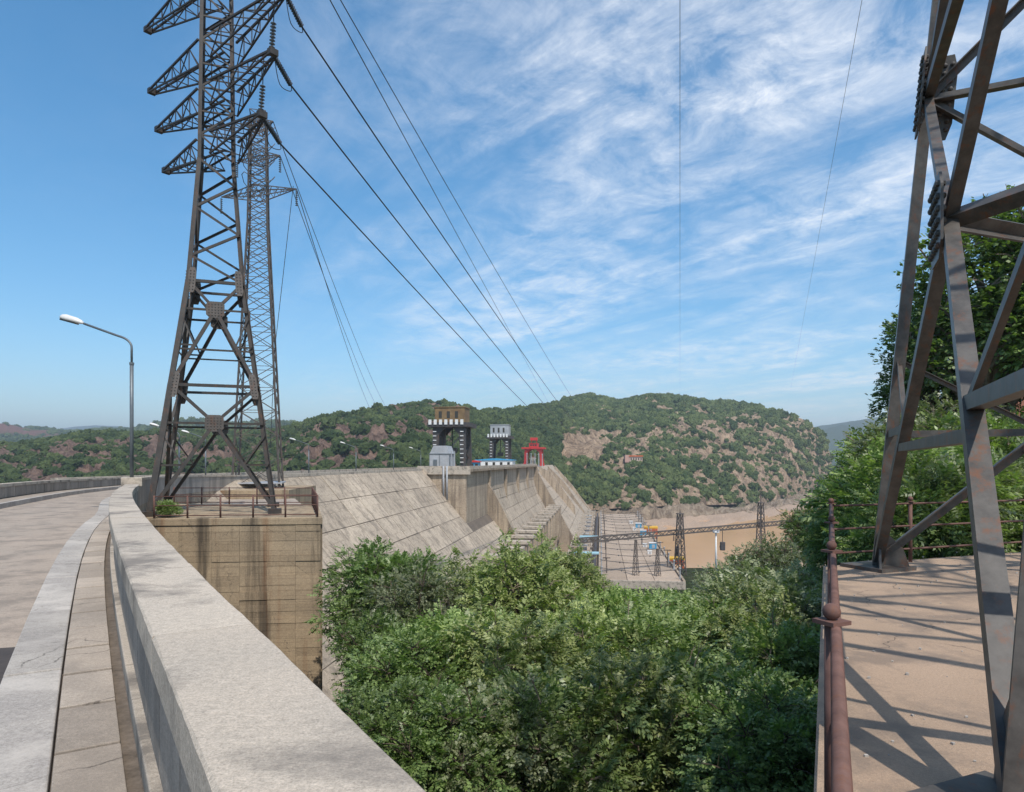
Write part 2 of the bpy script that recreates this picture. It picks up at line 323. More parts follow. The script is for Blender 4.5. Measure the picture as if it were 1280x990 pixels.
M['scrubR'] = scrubmat('hillside_scrub', (0.040, 0.066, 0.018), (0.135, 0.165, 0.055))
M['scrubL'] = scrubmat('hillside_scrub_dark', (0.030, 0.052, 0.017), (0.105, 0.135, 0.045))
def scrub(name, H, n, s0, s1, mat, label, thr=0.44, leak=0.06):
    o_, Vv, Rk, nv = H; nu = Vv.shape[0]
    a = rng.random(n) * (nu - 1.001); b = rng.random(n) * (nv + 1 - 1.001); i = a.astype(int); j = b.astype(int); fa = (a - i)[:, None]; fb = (b - j)[:, None]
    p = (Vv[i, j] * (1 - fa) + Vv[i + 1, j] * fa) * (1 - fb) + (Vv[i, j + 1] * (1 - fa) + Vv[i + 1, j + 1] * fa) * fb
    r = 0.06 * rng.normal(0, 1, n) + (Rk[i, j] * (1 - fa[:, 0]) + Rk[i + 1, j] * fa[:, 0]) * (1 - fb[:, 0]) + (Rk[i, j + 1] * (1 - fa[:, 0]) + Rk[i + 1, j + 1] * fa[:, 0]) * fb[:, 0]
    keep = (r < thr) | (rng.random(n) < leak * (r < 1.4)); p = p[keep]; k = len(p)
    s = s0 + (s1 - s0) * rng.random(k) ** 3.0; sc = np.stack([s * (0.8 + .5 * rng.random(k)), s * (0.8 + .5 * rng.random(k)), s * (0.65 + .6 * rng.random(k))], 1)
    p[:, 2] += sc[:, 2] * 0.25
    me = bpy.data.meshes.new(name); me.vertices.add(k); me.vertices.foreach_set('co', p.ravel())
    q = me.attributes.new('bscale', 'FLOAT_VECTOR', 'POINT'); q.data.foreach_set('vector', sc.ravel())
    rot = np.stack([rng.random(k) * .5, rng.random(k) * .5, rng.random(k) * 6.28], 1); q = me.attributes.new('brot', 'FLOAT_VECTOR', 'POINT'); q.data.foreach_set('vector', rot.ravel())
    o = stuff(link(name, me, None)); md = o.modifiers.new('scrub', 'NODES'); md.node_group = BG; md[BGM] = mat; tag(o, label, 'shrubs'); return o

def rock_right(px, py, t, n1, n2):
    r = 0.30 + 0.34 * n2 + 0.16 * n1
    if t < 0.5: r += 0.24 if px > 840 else .15
    if px > 830: r += 0.22 * min(1, (px - 830) / 120) * (1 if t < 0.8 else .5)
    if px > 975: r += 0.30
    if px < 752 and 541 + (750 - px) * 0.12 < py < 577: r = 2.0          # bare ploughed field above the abutment
    if t > 0.85 and px < 950: r -= 0.3
    return r
hr = hill('mountain', M['hill_right'], [(640, 560, -20, 514, 900), (690, 555, -28, 507, 980), (715, 552, -36, 500, 1020), (735, 555, -40, 496, 1080), (770, 552, -38, 504, 1050), (815, 556, -37, 496, 1050),
    (860, 590, -38, 500, 1040), (905, 630, -40, 504, 1050), (950, 690, -42, 510, 980), (985, 760, -43, 517, 960), (1005, 820, -44, 525, 950), (1020, 860, -44, 535, 960), (1030, 890, -44, 548, 965), (1037, 905, -44, 568, 960), (1042, 915, -45, 608, 955)], 380, 110, 13, rock_right, 0.80, 0.011)
scrub('hillside_scrub', hr, 60000, .9, 5.6, M['scrubR'], 'dense green scrub covering the mountain beyond the river')
def rock_left(px, py, t, n1, n2):
    r = 0.36 + 0.40 * n2 + 0.22 * n1
    if 345 < px < 500 and py > 533: r += 0.34
    if 500 < px < 560 and py < 545: r += 0.12
    if px > 585: r -= 0.30
    if t > .8: r -= .1
    return r
hl = hill('rocky_hill', M['hill_left'], [(300, 360, -20, 552, 560), (345, 350, -20, 539, 600), (380, 340, -20, 533, 610), (420, 335, -20, 525, 630), (460, 335, -20, 519, 650), (500, 340, -20, 512, 670), (535, 345, -20, 506, 690), (560, 360, -20, 509, 700), (600, 420, -20, 518, 740), (640, 480, -20, 515, 790), (680, 540, -20, 510, 900), (700, 545, -20, 507, 930)], 280, 90, 10, rock_left, 0.62, 0.016)
scrub('hillside_scrub', hl, 42000, .8, 4.6, M['scrubL'], 'dark green scrub over the rocky reddish hill behind the gantry cranes')
def rock_west(px, py, t, n1, n2): return 0.36 + 0.42 * n2 + 0.2 * n1 + (0.14 if t < .75 else -.2)
hw = hill('red_earth_hill', M['hill_left'], [(-160, 330, -20, 575, 560), (-60, 330, -20, 572, 560), (0, 330, -20, 566, 560), (45, 330, -20, 556, 560), (90, 325, -20, 546, 580), (130, 325, -20, 543, 590), (200, 330, -20, 545, 620), (260, 335, -20, 541, 640), (330, 350, -20, 543, 660), (370, 380, -20, 548, 680)], 220, 70, 8, rock_west, 0.65, 0.018)
scrub('hillside_scrub', hw, 26000, .8, 4.2, M['scrubL'], 'dark scrub on the low red earth hill behind the curved road wall')
def rock_far(px, py, t, n1, n2): return 0.2 + 0.25 * n1 + (0.22 if 0.55 < t < 0.8 and px < 90 else 0)
hf = hill('far_hills', M['hill_far'], [(-400, 1100, -30, 540, 2200), (-100, 1100, -30, 534, 2200), (0, 1100, -30, 532, 2200), (50, 1100, -30, 536, 2200), (85, 1100, -30, 541, 2100), (150, 1100, -30, 537, 2000), (200, 1000, -30, 532, 1700), (245, 1000, -30, 529, 1700), (290, 1000, -30, 532, 1700), (350, 1000, -30, 530, 1800), (390, 1000, -30, 533, 1800), (440, 1000, -30, 538, 1800)], 140, 30, 26, rock_far, 0.8, 0.004)
scrub('hillside_scrub', hf, 9000, 4, 9, M['scrubL'], 'bluish scrub on the far hills along the horizon')
hill('far_mountains', M['hill_far'], [(-300, 4000, -40, 543, 6500), (0, 4000, -40, 541, 6500), (70, 4000, -40, 537, 6500), (120, 4000, -40, 532, 6500), (150, 4000, -40, 533, 6500), (190, 4000, -40, 536, 6500), (330, 4000, -40, 538, 6500), (460, 4000, -40, 545, 6500)], 90, 14, 60, rock_far, 0.9, 0.0012)
hill('far_mountains', M['hill_far'], [(960, 2300, -45, 545, 4200), (1020, 2300, -45, 534, 4200), (1060, 2300, -45, 528, 4200), (1100, 2300, -45, 522, 4200), (1200, 2300, -45, 518, 4200), (1500, 2300, -45, 515, 4200)], 90, 20, 60, rock_far, 0.9, 0.0015)
# far river bank: rock shelf and sandy beach
def rock_bank(px, py, t, n1, n2): return 1.0 if t < 0.92 else 0.3 + 0.4 * n2
hill('river_bank', M['bank'], [(735, 520, -46, 642, 540), (770, 515, -46, 641, 545), (800, 505, -46, 637, 530), (850, 515, -46, 634, 545), (890, 540, -46, 633, 575), (925, 575, -46, 634, 620), (945, 600, -46, 633, 660), (985, 680, -46, 624, 760), (1030, 800, -46, 613, 930), (1070, 900, -46, 607, 1080), (1150, 1000, -46, 600, 1300)], 170, 18, 5.5, rock_bank, 0.55, 0.05, 0.5, 1.8)
hill('sand_bank', M['dirt'], [(760, 430, -45.1, 646, 520), (830, 445, -45.1, 646.5, 530), (900, 480, -45.1, 643, 560), (960, 550, -45.1, 635, 650), (1010, 650, -45.1, 625, 800), (1060, 750, -45.1, 616, 950)], 60, 8, 0.6, lambda *a: 1.0, 0.8, 0.03)

# near slope under the trees, dropping to the switchyard ground
def near_slope():
    xs = np.linspace(-14, 120, 70); ys = np.concatenate([np.linspace(-8, 70, 40), np.linspace(74, 262, 30)]); v = []
    for y in ys:
        for x in xs:
            d = max(0, y) ; z = -8.5 - 0.07 * d - max(0, d - 52) * 0.24
            z = max(z, -41.0) + 0.9 * fbm(x * .12, y * .12, 1.0) * (1 if z > -41 else .15)
            if x > 8: z += min(5.5, (x - 8) * 0.45) * max(0, 1 - max(0, d - 20) / 70)
            if x < -3: z -= (-3 - x) * 2.2
            v.append((x, y, z))
    nx = len(xs); f = [(j * nx + i, j * nx + i + 1, (j + 1) * nx + i + 1, (j + 1) * nx + i) for j in range(len(ys) - 1) for i in range(nx - 1)]
    me = bpy.data.meshes.new('hillside'); me.from_pydata(v, [], f); me.update()
    me.attributes.new('rock', 'FLOAT', 'POINT').data.foreach_set('value', [0.2] * len(v)); struct(link('hillside', me, M['hill_right'], None, True))
near_slope()

# ------------------------------------------------------------------ road, kerb, slabs, parapets
WP = [(2.43, -3, -.75), (.54, 0, -.75), (-.425, 1.54, -.75), (-2.23, 4.4, -.75), (-4.05, 7.33, -.75), (-5.95, 10.45, -.75), (-7.75, 13.5, -.75), (-9.45, 16.5, -.75), (-11.1, 19.6, -.75), (-12.75, 22.8, -.75), (-18.6, 33, -.85), (-24.1, 45, -1.0), (-27.7, 55, -1.15), (-30.0, 66, -1.32), (-30.6, 76, -1.5), (-29.9, 83.0, -1.6)]
def resample(pts, step):
    pts = [Vector(p) for p in pts]; dense = []
    for i in range(len(pts) - 1):      # catmull-rom
        p0 = pts[max(i - 1, 0)]; p1 = pts[i]; p2 = pts[i + 1]; p3 = pts[min(i + 2, len(pts) - 1)]
        for k in range(20):
            t = k / 20; dense.append(0.5 * ((2 * p1) + (p2 - p0) * t + (2 * p0 - 5 * p1 + 4 * p2 - p3) * t * t + (3 * p1 - p0 - 3 * p2 + p3) * t ** 3))
    dense.append(pts[-1]); d = [0]
    for a, b in zip(dense, dense[1:]): d.append(d[-1] + (b - a).length)
    n = max(2, int(round(d[-1] / step)) + 1); s = np.linspace(0, d[-1], n); arr = np.array([tuple(p) for p in dense])
    return [Vector((np.interp(x, d, arr[:, 0]), np.interp(x, d, arr[:, 1]), np.interp(x, d, arr[:, 2]))) for x in s]
def normals(path):
    out = []
    for i in range(len(path)):
        t = path[min(i + 1, len(path) - 1)] - path[max(i - 1, 0)]; t.z = 0; t.normalize(); out.append(Vector((-t.y, t.x, 0)))   # left of travel
    return out
def sweep(path, o0, o1, z0, z1, i0=0, i1=None):
    """box section swept along the path; offsets to the left, z relative to path z"""
    nrm = normals(path); i1 = len(path) - 1 if i1 is None else i1; mb = MB(); k = i1 - i0 + 1
    for i in range(i0, i1 + 1):
        p, n = path[i], nrm[i]
        for o, z in ((o0, z0), (o1, z0), (o1, z1), (o0, z1)): mb.v.append(tuple(p + n * o + Vector((0, 0, z))))
    for i in range(k - 1):
        a, b = i * 4, i * 4 + 4
        for j in range(4): mb.f.append((a + j, a + (j + 1) % 4, b + (j + 1) % 4, b + j))
    mb.f += [(3, 2, 1, 0), tuple((k - 1) * 4 + j for j in range(4))]
    return mb
WPATH = resample(WP, 0.85)
par = thing('parapet_wall', (WPATH[0].x, WPATH[0].y, -1.75), 'pale concrete parapet with wide weathered coping along the near side of the road', 'parapet')
nW = len(WPATH) - 1
def worn_sweep(path, o0, o1, z0, z1, rg):
    nr = normals(path); mb = MB(); k = len(path); w_ = 0.0; c = [.010, .010]
    for p, n in zip(path, nr):
        for e in (0, 1):
            c[e] = min(.014, max(.006, c[e] + rg.uniform(-.003, .003))) if rg.random() > .025 else rg.choice([.012, .018, .026])
        j = rg.uniform(-.0012, .0012)
        for o, z in ((o0, z0), (o1, z0 + j), (o1 + j, z1 - c[1]), (o1 - c[1], z1 + j * .4), (o0 + c[0], z1 - j * .4), (o0 + j, z1 - c[0])): mb.v.append(tuple(p + n * o + Vector((0, 0, z))))
    for i in range(k - 1):
        a, b = i * 6, i * 6 + 6
        for q_ in range(6): mb.f.append((a + q_, a + (q_ + 1) % 6, b + (q_ + 1) % 6, b + q_))
    mb.f += [(5, 4, 3, 2, 1, 0), tuple((k - 1) * 6 + q_ for q_ in range(6))]; return mb
rgc = random.Random(5); FINE = resample(WP, .085)
for i in range(0, len(FINE) - 1, 42):
    e = min(len(FINE) - 1, i + 42); seg = FINE[i:e + 1]
    if len(seg) < 3: continue
    seg = [seg[0].lerp(seg[1], .07)] + seg[1:-1] + [seg[-1].lerp(seg[-2], .07)]
    worn_sweep(seg, -.21, .21, -.16, rgc.uniform(-.003, .003), rgc).build('coping', M['coping'], par)
sweep(WPATH, -.15, .11, -1.6, -.158).build('wall_core', M['wall'], par)
for i in range(0, min(nW, 60)):
    a, b = WPATH[i].lerp(WPATH[i + 1], .012), WPATH[i].lerp(WPATH[i + 1], .988); sweep([a, b], .108, .135, -.82, -.17).build('panel', M['wall'], par)
for i in range(0, nW, 8):
    e = min(nW, i + 8); sweep(WPATH, .10, .19, -1.05, -.84, i, e).build('plinth', M['coping'], par, bevel=0.01)
# sidewalk: joints + individual slabs, kerb stones
sw = struct(sweep(WPATH, .19, .98, -1.2, -.985).build('sidewalk', M['joint']))
for i in range(nW):
    if i > 45: break
    a, b = WPATH[i].lerp(WPATH[i + 1], .03), WPATH[i].lerp(WPATH[i + 1], .97); dz = random.uniform(-.006, .006)
    sweep([a, b], .27, .60, -1.0, -.925 + dz).build('slab', M['slab'], sw, bevel=0.006)
P2 = resample(WP, 2.6)
for i in range(len(P2) - 1):
    a, b = P2[i].lerp(P2[i + 1], .003), P2[i].lerp(P2[i + 1], .997); sweep([a, P2[i].lerp(P2[i+1], .5), b], .615, 1.0, -1.3, -.925 + random.uniform(-.004, .004)).build('kerbstone', M['kerb'], sw, bevel=0.012)
LP = [(-8.0, -6, -.95), (-12.5, 6, -.95), (-17.5, 18, -.95), (-22.8, 30, -1.0), (-27.3, 40.5, -1.1), (-31.3, 52, -1.25), (-34.6, 64, -1.4), (-36.2, 76, -1.5), (-36.5, 86, -1.6)]
LPATH = resample(LP, 2.0)
def strip(name, mat, A, B, za, zb):
    n = 60; a = resample(A, .5); b = resample(B, .5); mb = MB()
    for i in range(n):
        for q, dz in ((a, za), (b, zb)):
            p = q[int(i / (n - 1) * (len(q) - 1))]; mb.v.append((p.x, p.y, p.z + dz))
    mb.f = [(2 * i, 2 * i + 2, 2 * i + 3, 2 * i + 1) for i in range(n - 1)]
    return mb.build(name, mat)
struct(strip('road', M['road'], WP, LP, -1.0, -.85))
mb = MB(); c = Vector((-4.35, 5.35, -1.742)); mb.poly([c + Vector((math.cos(a) * (1.05 + .13 * math.sin(3 * a + 1)) - .45 * math.sin(a), math.sin(a) * (1.0 + .1 * math.cos(5 * a)), 0.0)) for a in np.linspace(0, 2 * math.pi, 28, endpoint=False)], [tuple(range(28))])
struct(mb.build('asphalt_patch', metal('dark_asphalt', (0.075, 0.062, 0.055), (0.05, 0.042, 0.038), 0.9, 0, 8)))
lpar = thing('parapet_wall', LPATH[0] - Vector((0, 0, .8)), 'grey concrete parapet curving along the far side of the road', 'parapet')
for i in range(0, len(LPATH) - 1, 4):
    e = min(len(LPATH) - 1, i + 4); sweep(LPATH, -.2, .2, -.14, 0, i, e).build('coping', M['coping'], lpar)
sweep(LPATH, -.12, .14, -2.0, -.138).build('wall_core', M['wall'], lpar)
for i in range(len(LPATH) - 1):
    sweep([LPATH[i].lerp(LPATH[i+1], .02), LPATH[i].lerp(LPATH[i+1], .98)], -.16, -.118, -.62, -.15).build('panel', M['wall'], lpar)
lk = struct(sweep(LPATH, -1.15, -.2, -1.2, -.66).build('sidewalk', M['slab']))
for i in range(0, len(LPATH) - 1, 2):
    e = min(len(LPATH) - 1, i + 2); sweep(LPATH, -1.32, -1.14, -1.2, -.645, i, e).build('kerbstone', M['kerb'], lk)
# retaining wall beneath the near parapet down to the slope
struct(sweep(WPATH, -.14, .9, -14, -1.58).build('retaining_wall', M['damside']))
struct(sweep(LPATH, -.1, .5, -24, -1.98).build('retaining_wall', M['damside']))

# street lamps
def street_lamp(base, h, arm_dir, label, scale=1.0, group=None, plinth=True, r=.055):
    t = thing('street_lamp', base, label, 'street lamp', group); b = Vector(base); up = Vector((0, 0, 1)); d = Vector(arm_dir).normalized()
    if plinth: MB().box(b + Vector((0, 0, -.10)), .62, .62, .30, .5).build('plinth', M['coping'], t, bevel=.02)
    MB().tube([b, b + up * h * .74], r * 1.0, 10).build('pole', M['lamp'], t, True)
    path = [b + up * h * .74, b + up * h * .84]
    for k in range(1, 7):
        a = k / 6 * R(66); path.append(b + up * (h * .84 + math.sin(a) * h * .085) + d * (1 - math.cos(a)) * h * .16)
    e = path[-1]; path.append(e + d * h * .30 * .8 + up * h * .085)
    MB().tube(path, r * .62, 8).build('arm', M['lamp'], t, True)
    MB().lathe(b + up * h * .73, (0, 0, 1), [(r * 1.25, 0), (r * 1.25, h * .015)], 10).build('collar', M['lamp'], t)
    e = path[-1]; ax = (d + up * .27).normalized(); sd = ax.cross(up).normalized(); un = sd.cross(ax)
    L = h * .165; hd = MB(); n = 10; prof = [(0, .25, .25), (.12, .5, .6), (.35, .95, .9), (.75, 1, 1), (.93, .85, .8), (1, .5, .5)]
    W = h * .030; rings = []
    for s_, wv, hv in prof:
        rings.append(len(hd.v))
        for k in range(n):
            a = 2 * math.pi * k / n; yy = math.sin(a); hd.v.append(tuple(e + ax * (s_ * L) + sd * math.cos(a) * W * wv + un * (yy * W * hv * (1.0 if yy > 0 else .45))))
    for a, c2 in zip(rings, rings[1:]):
        for k in range(n): hd.f.append((a + k, a + (k + 1) % n, c2 + (k + 1) % n, c2 + k))
    hd.f += [tuple(rings[0] + k for k in range(n))[::-1], tuple(rings[-1] + k for k in range(n))]
    ho = hd.build('lamp_head', M['lampwhite'], t, True)
    g = MB(); g.frame(e + ax * L * .62 - un * W * .42, ax, sd, un, L * .62, W * 1.5, W * .35); go = g.build('lens', M['glass'], None); go.parent = ho; go.matrix_parent_inverse = ho.matrix_parent_inverse.copy(); 
    go.matrix_parent_inverse = Matrix.Identity(4)
    return t
lb = Vector((-12.78, 22.85, -.74)); street_lamp(lb + Vector((0, 0, .16)), 5.25, (-1, .12, 0), 'tall bent-arm street lamp on the parapet plinth beside the road', r=.062)

# ------------------------------------------------------------------ dam
dam = thing('concrete_dam', UV(80, -40, -45), 'long tan concrete gravity dam with jointed sloping face and row of capped piers', 'dam')
ZC = -1.6; ZD = -2.6
mb = MB()
def uprism(mb, prof, u0, u1): return mb.prism([UV(u0, v, z) for v, z in prof], UX * (u1 - u0))
SL = 1.2
def vA(z): return -40 + (-2.0 - z) / SL
uprism(MB(), [(-53, ZD), (-40.2, ZD), (-40.2, -2.0), (-40, -2.0), (vA(-48), -48), (-53, -48)], 50, 151).build('non_overflow_block', M['joint'], dam)
uprism(MB(), [(-40.6, -2.5), (-40.6, ZC), (-39.9, ZC), (-39.9, -2.02), (-40.2, -2.02), (-40.2, -2.5)], 76, 151).build('crest_parapet', M['coping'], dam)
uprism(MB(), [(-53.2, -3.2), (-53.2, ZC), (-52.4, ZC), (-52.4, -3.2)], 60, 560).build('crest_parapet', M['coping'], dam)
# sloping face panels, section A
nS = Vector((0, 0, 0)); sl = (VX + Vector((0, 0, -SL))).normalized(); nrm = UX.cross(sl); nrm = nrm if nrm.z > 0 else -nrm
ue = list(np.linspace(50, 151, 15)) + [166, 181]; ze = np.linspace(-2.05, -47, 14)
uprism(MB(), [(-36, -13), (vA(-13) - .02, -13), (vA(-48), -48), (-36, -48)], 151.03, 181.5).build('non_overflow_block', M['joint'], dam)
for i in range(16):
    for j in range(13):
        if i >= 14 and j < 4: continue
        u0, u1 = ue[i] + .06, ue[i + 1] - .06; z0, z1 = ze[j] - .04, ze[j + 1] + .04; th = random.uniform(.04, .14)
        q = [UV(u0, vA(z0), z0), UV(u1, vA(z0), z0), UV(u1, vA(z1), z1), UV(u0, vA(z1), z1)]
        MB().hexa([p - nrm * .05 for p in q] + [p + nrm * th for p in q]).build('face_panel', M['damface'], dam)
# intake block and gallery wall
MB().uvbox(151.02, 181, -53, -30.0, -48, -2.3).build('intake_block', M['damside'], dam)
MB().uvbox(150.7, 312, -41.2, -28.9, -2.28, -1.7).build('crest_deck', M['damside'], dam)
MB().uvbox(150.6, 312.2, -29.6, -29.0, -1.7, -1.0).build('crest_parapet', M['coping'], dam)
MB().uvbox(150.4, 150.7, -41.2, -29.0, -2.9, -1.0).build('crest_parapet', M['coping'], dam)
for k, v in enumerate((-35.1, -34.3)):
    MB().tube([UV(150.2, v, -1.0), UV(150.2, v, -8.6)], .22, 8).build('drain_pipe', M['greysheet'], dam, True)
for k in range(4):      # pilasters on the shaded gallery wall
    MB().uvbox(181.2 + k * 32.5, 182.6 + k * 32.5, -31, -29.4, -14, -2.3).build('pilaster', M['damside'], dam)
OG = [(-30.4, -2.3), (-30.4, -8.0), (-29.7, -11.0), (-28.4, -14.5), (-26.6, -18.0), (-24.4, -22.0), (-22.4, -27.0), (-20.7, -33.0), (-19.0, -40.5)]
uprism(MB(), [(-53, -2.3)] + [(v - .25, z) for v, z in OG] + [(-19.2, -48), (-53, -48)], 181.02, 311).build('spillway_block', M['joint'], dam)
ub = np.linspace(181, 311, 13)
for i in range(12):
    for (v0, z0), (v1, z1) in zip(OG, OG[1:]):
        th = random.uniform(.0, .14); a, b = ub[i] + .1, ub[i + 1] - .1; nn = Vector((z0 - z1, v1 - v0)).normalized()
        q = [(v0 - .22, z0 - .06), (v1 - .22, z1 + .06), (v1 + nn.x * th, z1 + .06 + nn.y * th), (v0 + nn.x * th, z0 - .06 + nn.y * th)]
        uprism(MB(), q, a, b).build('face_panel', M['damface'], dam)
RW = [(-30.2, -5.5), (-28.2, -8.5), (-25.5, -13.5), (-21.9, -21), (-19.5, -28), (-25, -28), (-30.2, -20)]
uprism(MB(), RW, 180.2, 182.2).build('training_wall', M['damside'], dam)
TW = [(-31, -1.7), (-29.0, -1.7), (-28.4, -5), (-16, -27.8), (-9, -40.5), (-9, -48), (-31, -48)]
uprism(MB(), TW, 311.02, 314.5).build('training_wall', M['damside'], dam)
# capped piers down the face
for k in range(15):
    u = 129 + 12.8 * k; sz = 1.0 + .04 * (k % 3)
    p = MB().uvbox(u - 1.3, u + 1.3, -23.0, -17.8, -34, -20.3).build('pier', M['damside'], dam)
    c2 = MB().uvbox(u - 1.7, u + 1.7, -23.4, -17.3, -20.3, -19.6).build('cap', M['coping'], dam); 
    MB().uvbox(u - 1.45, u + 1.45, -22.9, -17.6, -20.8, -20.3).build('cap_moulding', M['damside'], dam)
# far non-overflow section
uprism(MB(), [(-53, ZD), (-39, ZD), (-4, -44), (-4, -48), (-53, -48)], 314.5, 600).build('non_overflow_block', M['joint'], dam)
uf = np.linspace(314.6, 599, 12); zf = np.linspace(-2.7, -43.5, 8); fm = MB(); sf = (-4 + 39) / (44 - 2.6)
for i in range(11):
    for j in range(7):
        q = [UV(u, -39 + (-2.6 - z) * sf, z) for u, z in ((uf[i] + .15, zf[j] - .1), (uf[i + 1] - .15, zf[j] - .1), (uf[i + 1] - .15, zf[j + 1] + .1), (uf[i] + .15, zf[j + 1] + .1))]
        fm.hexa([p - nrm * .05 for p in q] + [p + nrm * random.uniform(.1, .3) for p in q])
stuff(fm.build('far_face_panels', M['damface'], dam))
for u, v1, z1 in ((400, -21, -12), (470, -17, -20), (540, -13, -26)):
    uprism(MB(), [(-36, -3), (v1 - 8, z1 + 6), (v1 + 6, z1 - 14), (v1 + 8, -44), (-36, -44)], u, u + 3).build('training_wall', M['damside'], dam)
# lamps along the crest
for k, (px, u) in enumerate(((224, 66), (257, 74), (386, 96), (445, 118), (492, 140), (526, 160))):
    v = -52.0 if k < 2 else -46.0
    if k < 2: q = P(px, 577 + 2.0 * F / (62 + 14 * k), 62 + 14 * k)
    else:
        kk = (px - HX) / F; u = (v * (VX.x - kk * VX.y)) / (kk * UX.y - UX.x); q = UV(u, v, ZD)
    lab = ['slim street lamp on the road behind the left pylon legs', 'slim street lamp on the road bend beyond the pylon', 'crest street lamp, first past the pylon platform', 'crest street lamp, second past the pylon platform', 'crest street lamp, third past the pylon platform', 'crest street lamp close to the grey valve house'][k]
    street_lamp(q, 5.2 if k < 2 else 6.0, (-1, -.1, 0), lab, group='lamps along the dam crest', plinth=False, r=.085)

# gantry cranes on the crest (local x along v, y along u)
def gantry(u, v0, v1, h, legm, cabm, label, white=True, cabh=.24, cabw=.78, tower=False):
    c0 = (v0 + v1) / 2; wv = v1 - v0; t = thing('gantry_crane', UV(u, c0, ZD), label, 'crane'); du = wv * .42; z0 = ZC - .1; zt = z0 + h * .66
    for a in (0, 1):
        for b in (-1, 1):
            vv = v0 + wv * (.12 if a == 0 else .88); m = MB()
            m.hexa([UV(u + b * du + i, vv + j, z0 - .9) for i, j in ((-.6, -.6), (-.6, .6), (.6, .6), (.6, -.6))] + [UV(u + b * du * .8 + i, vv + (wv * .05 if a == 0 else -wv * .05) + j, zt) for i, j in ((-.7, -.9), (-.7, .9), (.7, .9), (.7, -.9))]); m.build('leg', legm, t)
            MB().uvbox(u + b * du - 1.0, u + b * du + 1.0, vv - .9, vv + .9, z0 - 1.0, z0 + .7).build('bogie', legm, t)
        vv = v0 + wv * (.15 if a == 0 else .85); m = MB()
        for s_ in (.15, .5): m.bar(UV(u - du, vv, z0 + h * s_), UV(u + du, vv, z0 + h * (s_ + .22)), .3); m.bar(UV(u + du, vv, z0 + h * s_), UV(u - du, vv, z0 + h * (s_ + .22)), .3)
        m.build('leg_bracing', legm, t)
        m = MB(); 
        for k in range(9): m.uvbox(u - du - .9, u - du - .75, vv - .45, vv + .45, z0 + h * .07 * k + .3, z0 + h * .07 * k + .5)
        m.build('ladder', M['white'] if white else legm, t)
    MB().uvbox(u - du - 1, u + du + 1, v0 - .4, v1 + .4, zt, zt + h * .07).build('main_beam', legm, t)
    for b in (-1, 1):
        MB().poly([UV(u + b * du, v0 + wv * .17, zt), UV(u + b * du, v0 + wv * .42, zt), UV(u + b * du, v0 + wv * .17, zt - h * .17), UV(u + b * du + .4, v0 + wv * .17, zt), UV(u + b * du + .4, v0 + wv * .42, zt), UV(u + b * du + .4, v0 + wv * .17, zt - h * .17)], [(0, 1, 2), (5, 4, 3), (0, 3, 4, 1), (1, 4, 5, 2), (2, 5, 3, 0)]).build('knee_bracket', legm, t)
        MB().poly([UV(u + b * du, v1 - wv * .17, zt), UV(u + b * du, v1 - wv * .42, zt), UV(u + b * du, v1 - wv * .17, zt - h * .17), UV(u + b * du + .4, v1 - wv * .17, zt), UV(u + b * du + .4, v1 - wv * .42, zt), UV(u + b * du + .4, v1 - wv * .17, zt - h * .17)], [(2, 1, 0), (3, 4, 5), (1, 4, 3, 0), (2, 5, 4, 1), (0, 3, 5, 2)]).build('knee_bracket', legm, t)
    if white:
        for k in range(7):
            a = v0 + wv * (.0 + .137 * k); MB().uvbox(u - du - 1.25, u - du - 1.05, a, a + wv * .075, zt + h * .035, zt + h * .115).build('white_panel', M['white'], t)
    z1 = zt + h * .075
    cab = MB().uvbox(u - du * .8, u + du * .8, c0 - wv * cabw / 2, c0 + wv * cabw / 2, z1, z1 + h * cabh).build('machine_house', cabm, t, bevel=.12)
    for k in range(3):
        a = c0 - wv * cabw * .36 + k * wv * cabw * .27; MB().uvbox(u - du * .8 - .07, u - du * .8 + .05, a, a + wv * .08, z1 + h * cabh * .3, z1 + h * cabh * .75).build('window', M['glass'], t)
    MB().uvbox(u - du * .84, u + du * .84, c0 - wv * cabw * .52, c0 + wv * cabw * .52, z1 + h * cabh, z1 + h * cabh + .25).build('roof', cabm, t)
    if tower:
        m = MB()
        for a in (-1, 1): m.bar(UV(u, c0 + a * 2.2, z1), UV(u, c0 + a * 1.4, z1 + h * .32), .5)
        m.uvbox(u - 2, u + 2, c0 - 2.2, c0 + 2.2, z1 + h * .3, z1 + h * .42); m.build('hoist_frame', legm, t)
    m = MB(); m.bar(UV(u + du + .9, v0 + wv * .18, z0 + h * .2), UV(u + du + .9, v0 + wv * .75, zt), .28); m.build('stair', legm if not white else M['greysheet'], t)
    MB().tube([UV(u, c0, zt), UV(u, c0, z0 + h * .32)], .16, 6).build('hoist_rope', M['wire'], t)
    MB().uvbox(u - .8, u + .8, c0 - 1.1, c0 + 1.1, z0 + h * .24, z0 + h * .33).build('hook_block', legm, t)
    return t
gantry(182, -45.3, -34.8, 16.6, M['black'], M['browncab'], 'black gantry crane with stained brown machine house on the dam crest')
gantry(276, -45.2, -36, 16.6, M['black'], M['greysheet'], 'dark gantry crane with grey machine house in the middle of the crest', cabh=.26, cabw=.82)
gantry(425, -48.0, -34.5, 14.5, M['red'], M['red'], 'bright red gantry crane at the far end of the dam crest', False, .16, .4, True)
vh = thing('valve_house', UV(166, -39, -1.7), 'grey sheet-metal valve house with sloping roof in front of the black crane', 'building')
uprism(MB(), [(0, 0)] * 0 + [(-41.6, -1.75), (-41.6, 1.9), (-40.6, 3.9), (-37.4, 3.9), (-36.6, 1.9), (-36.6, -1.75)], 163, 169).build('wall', M['greysheet'], vh)
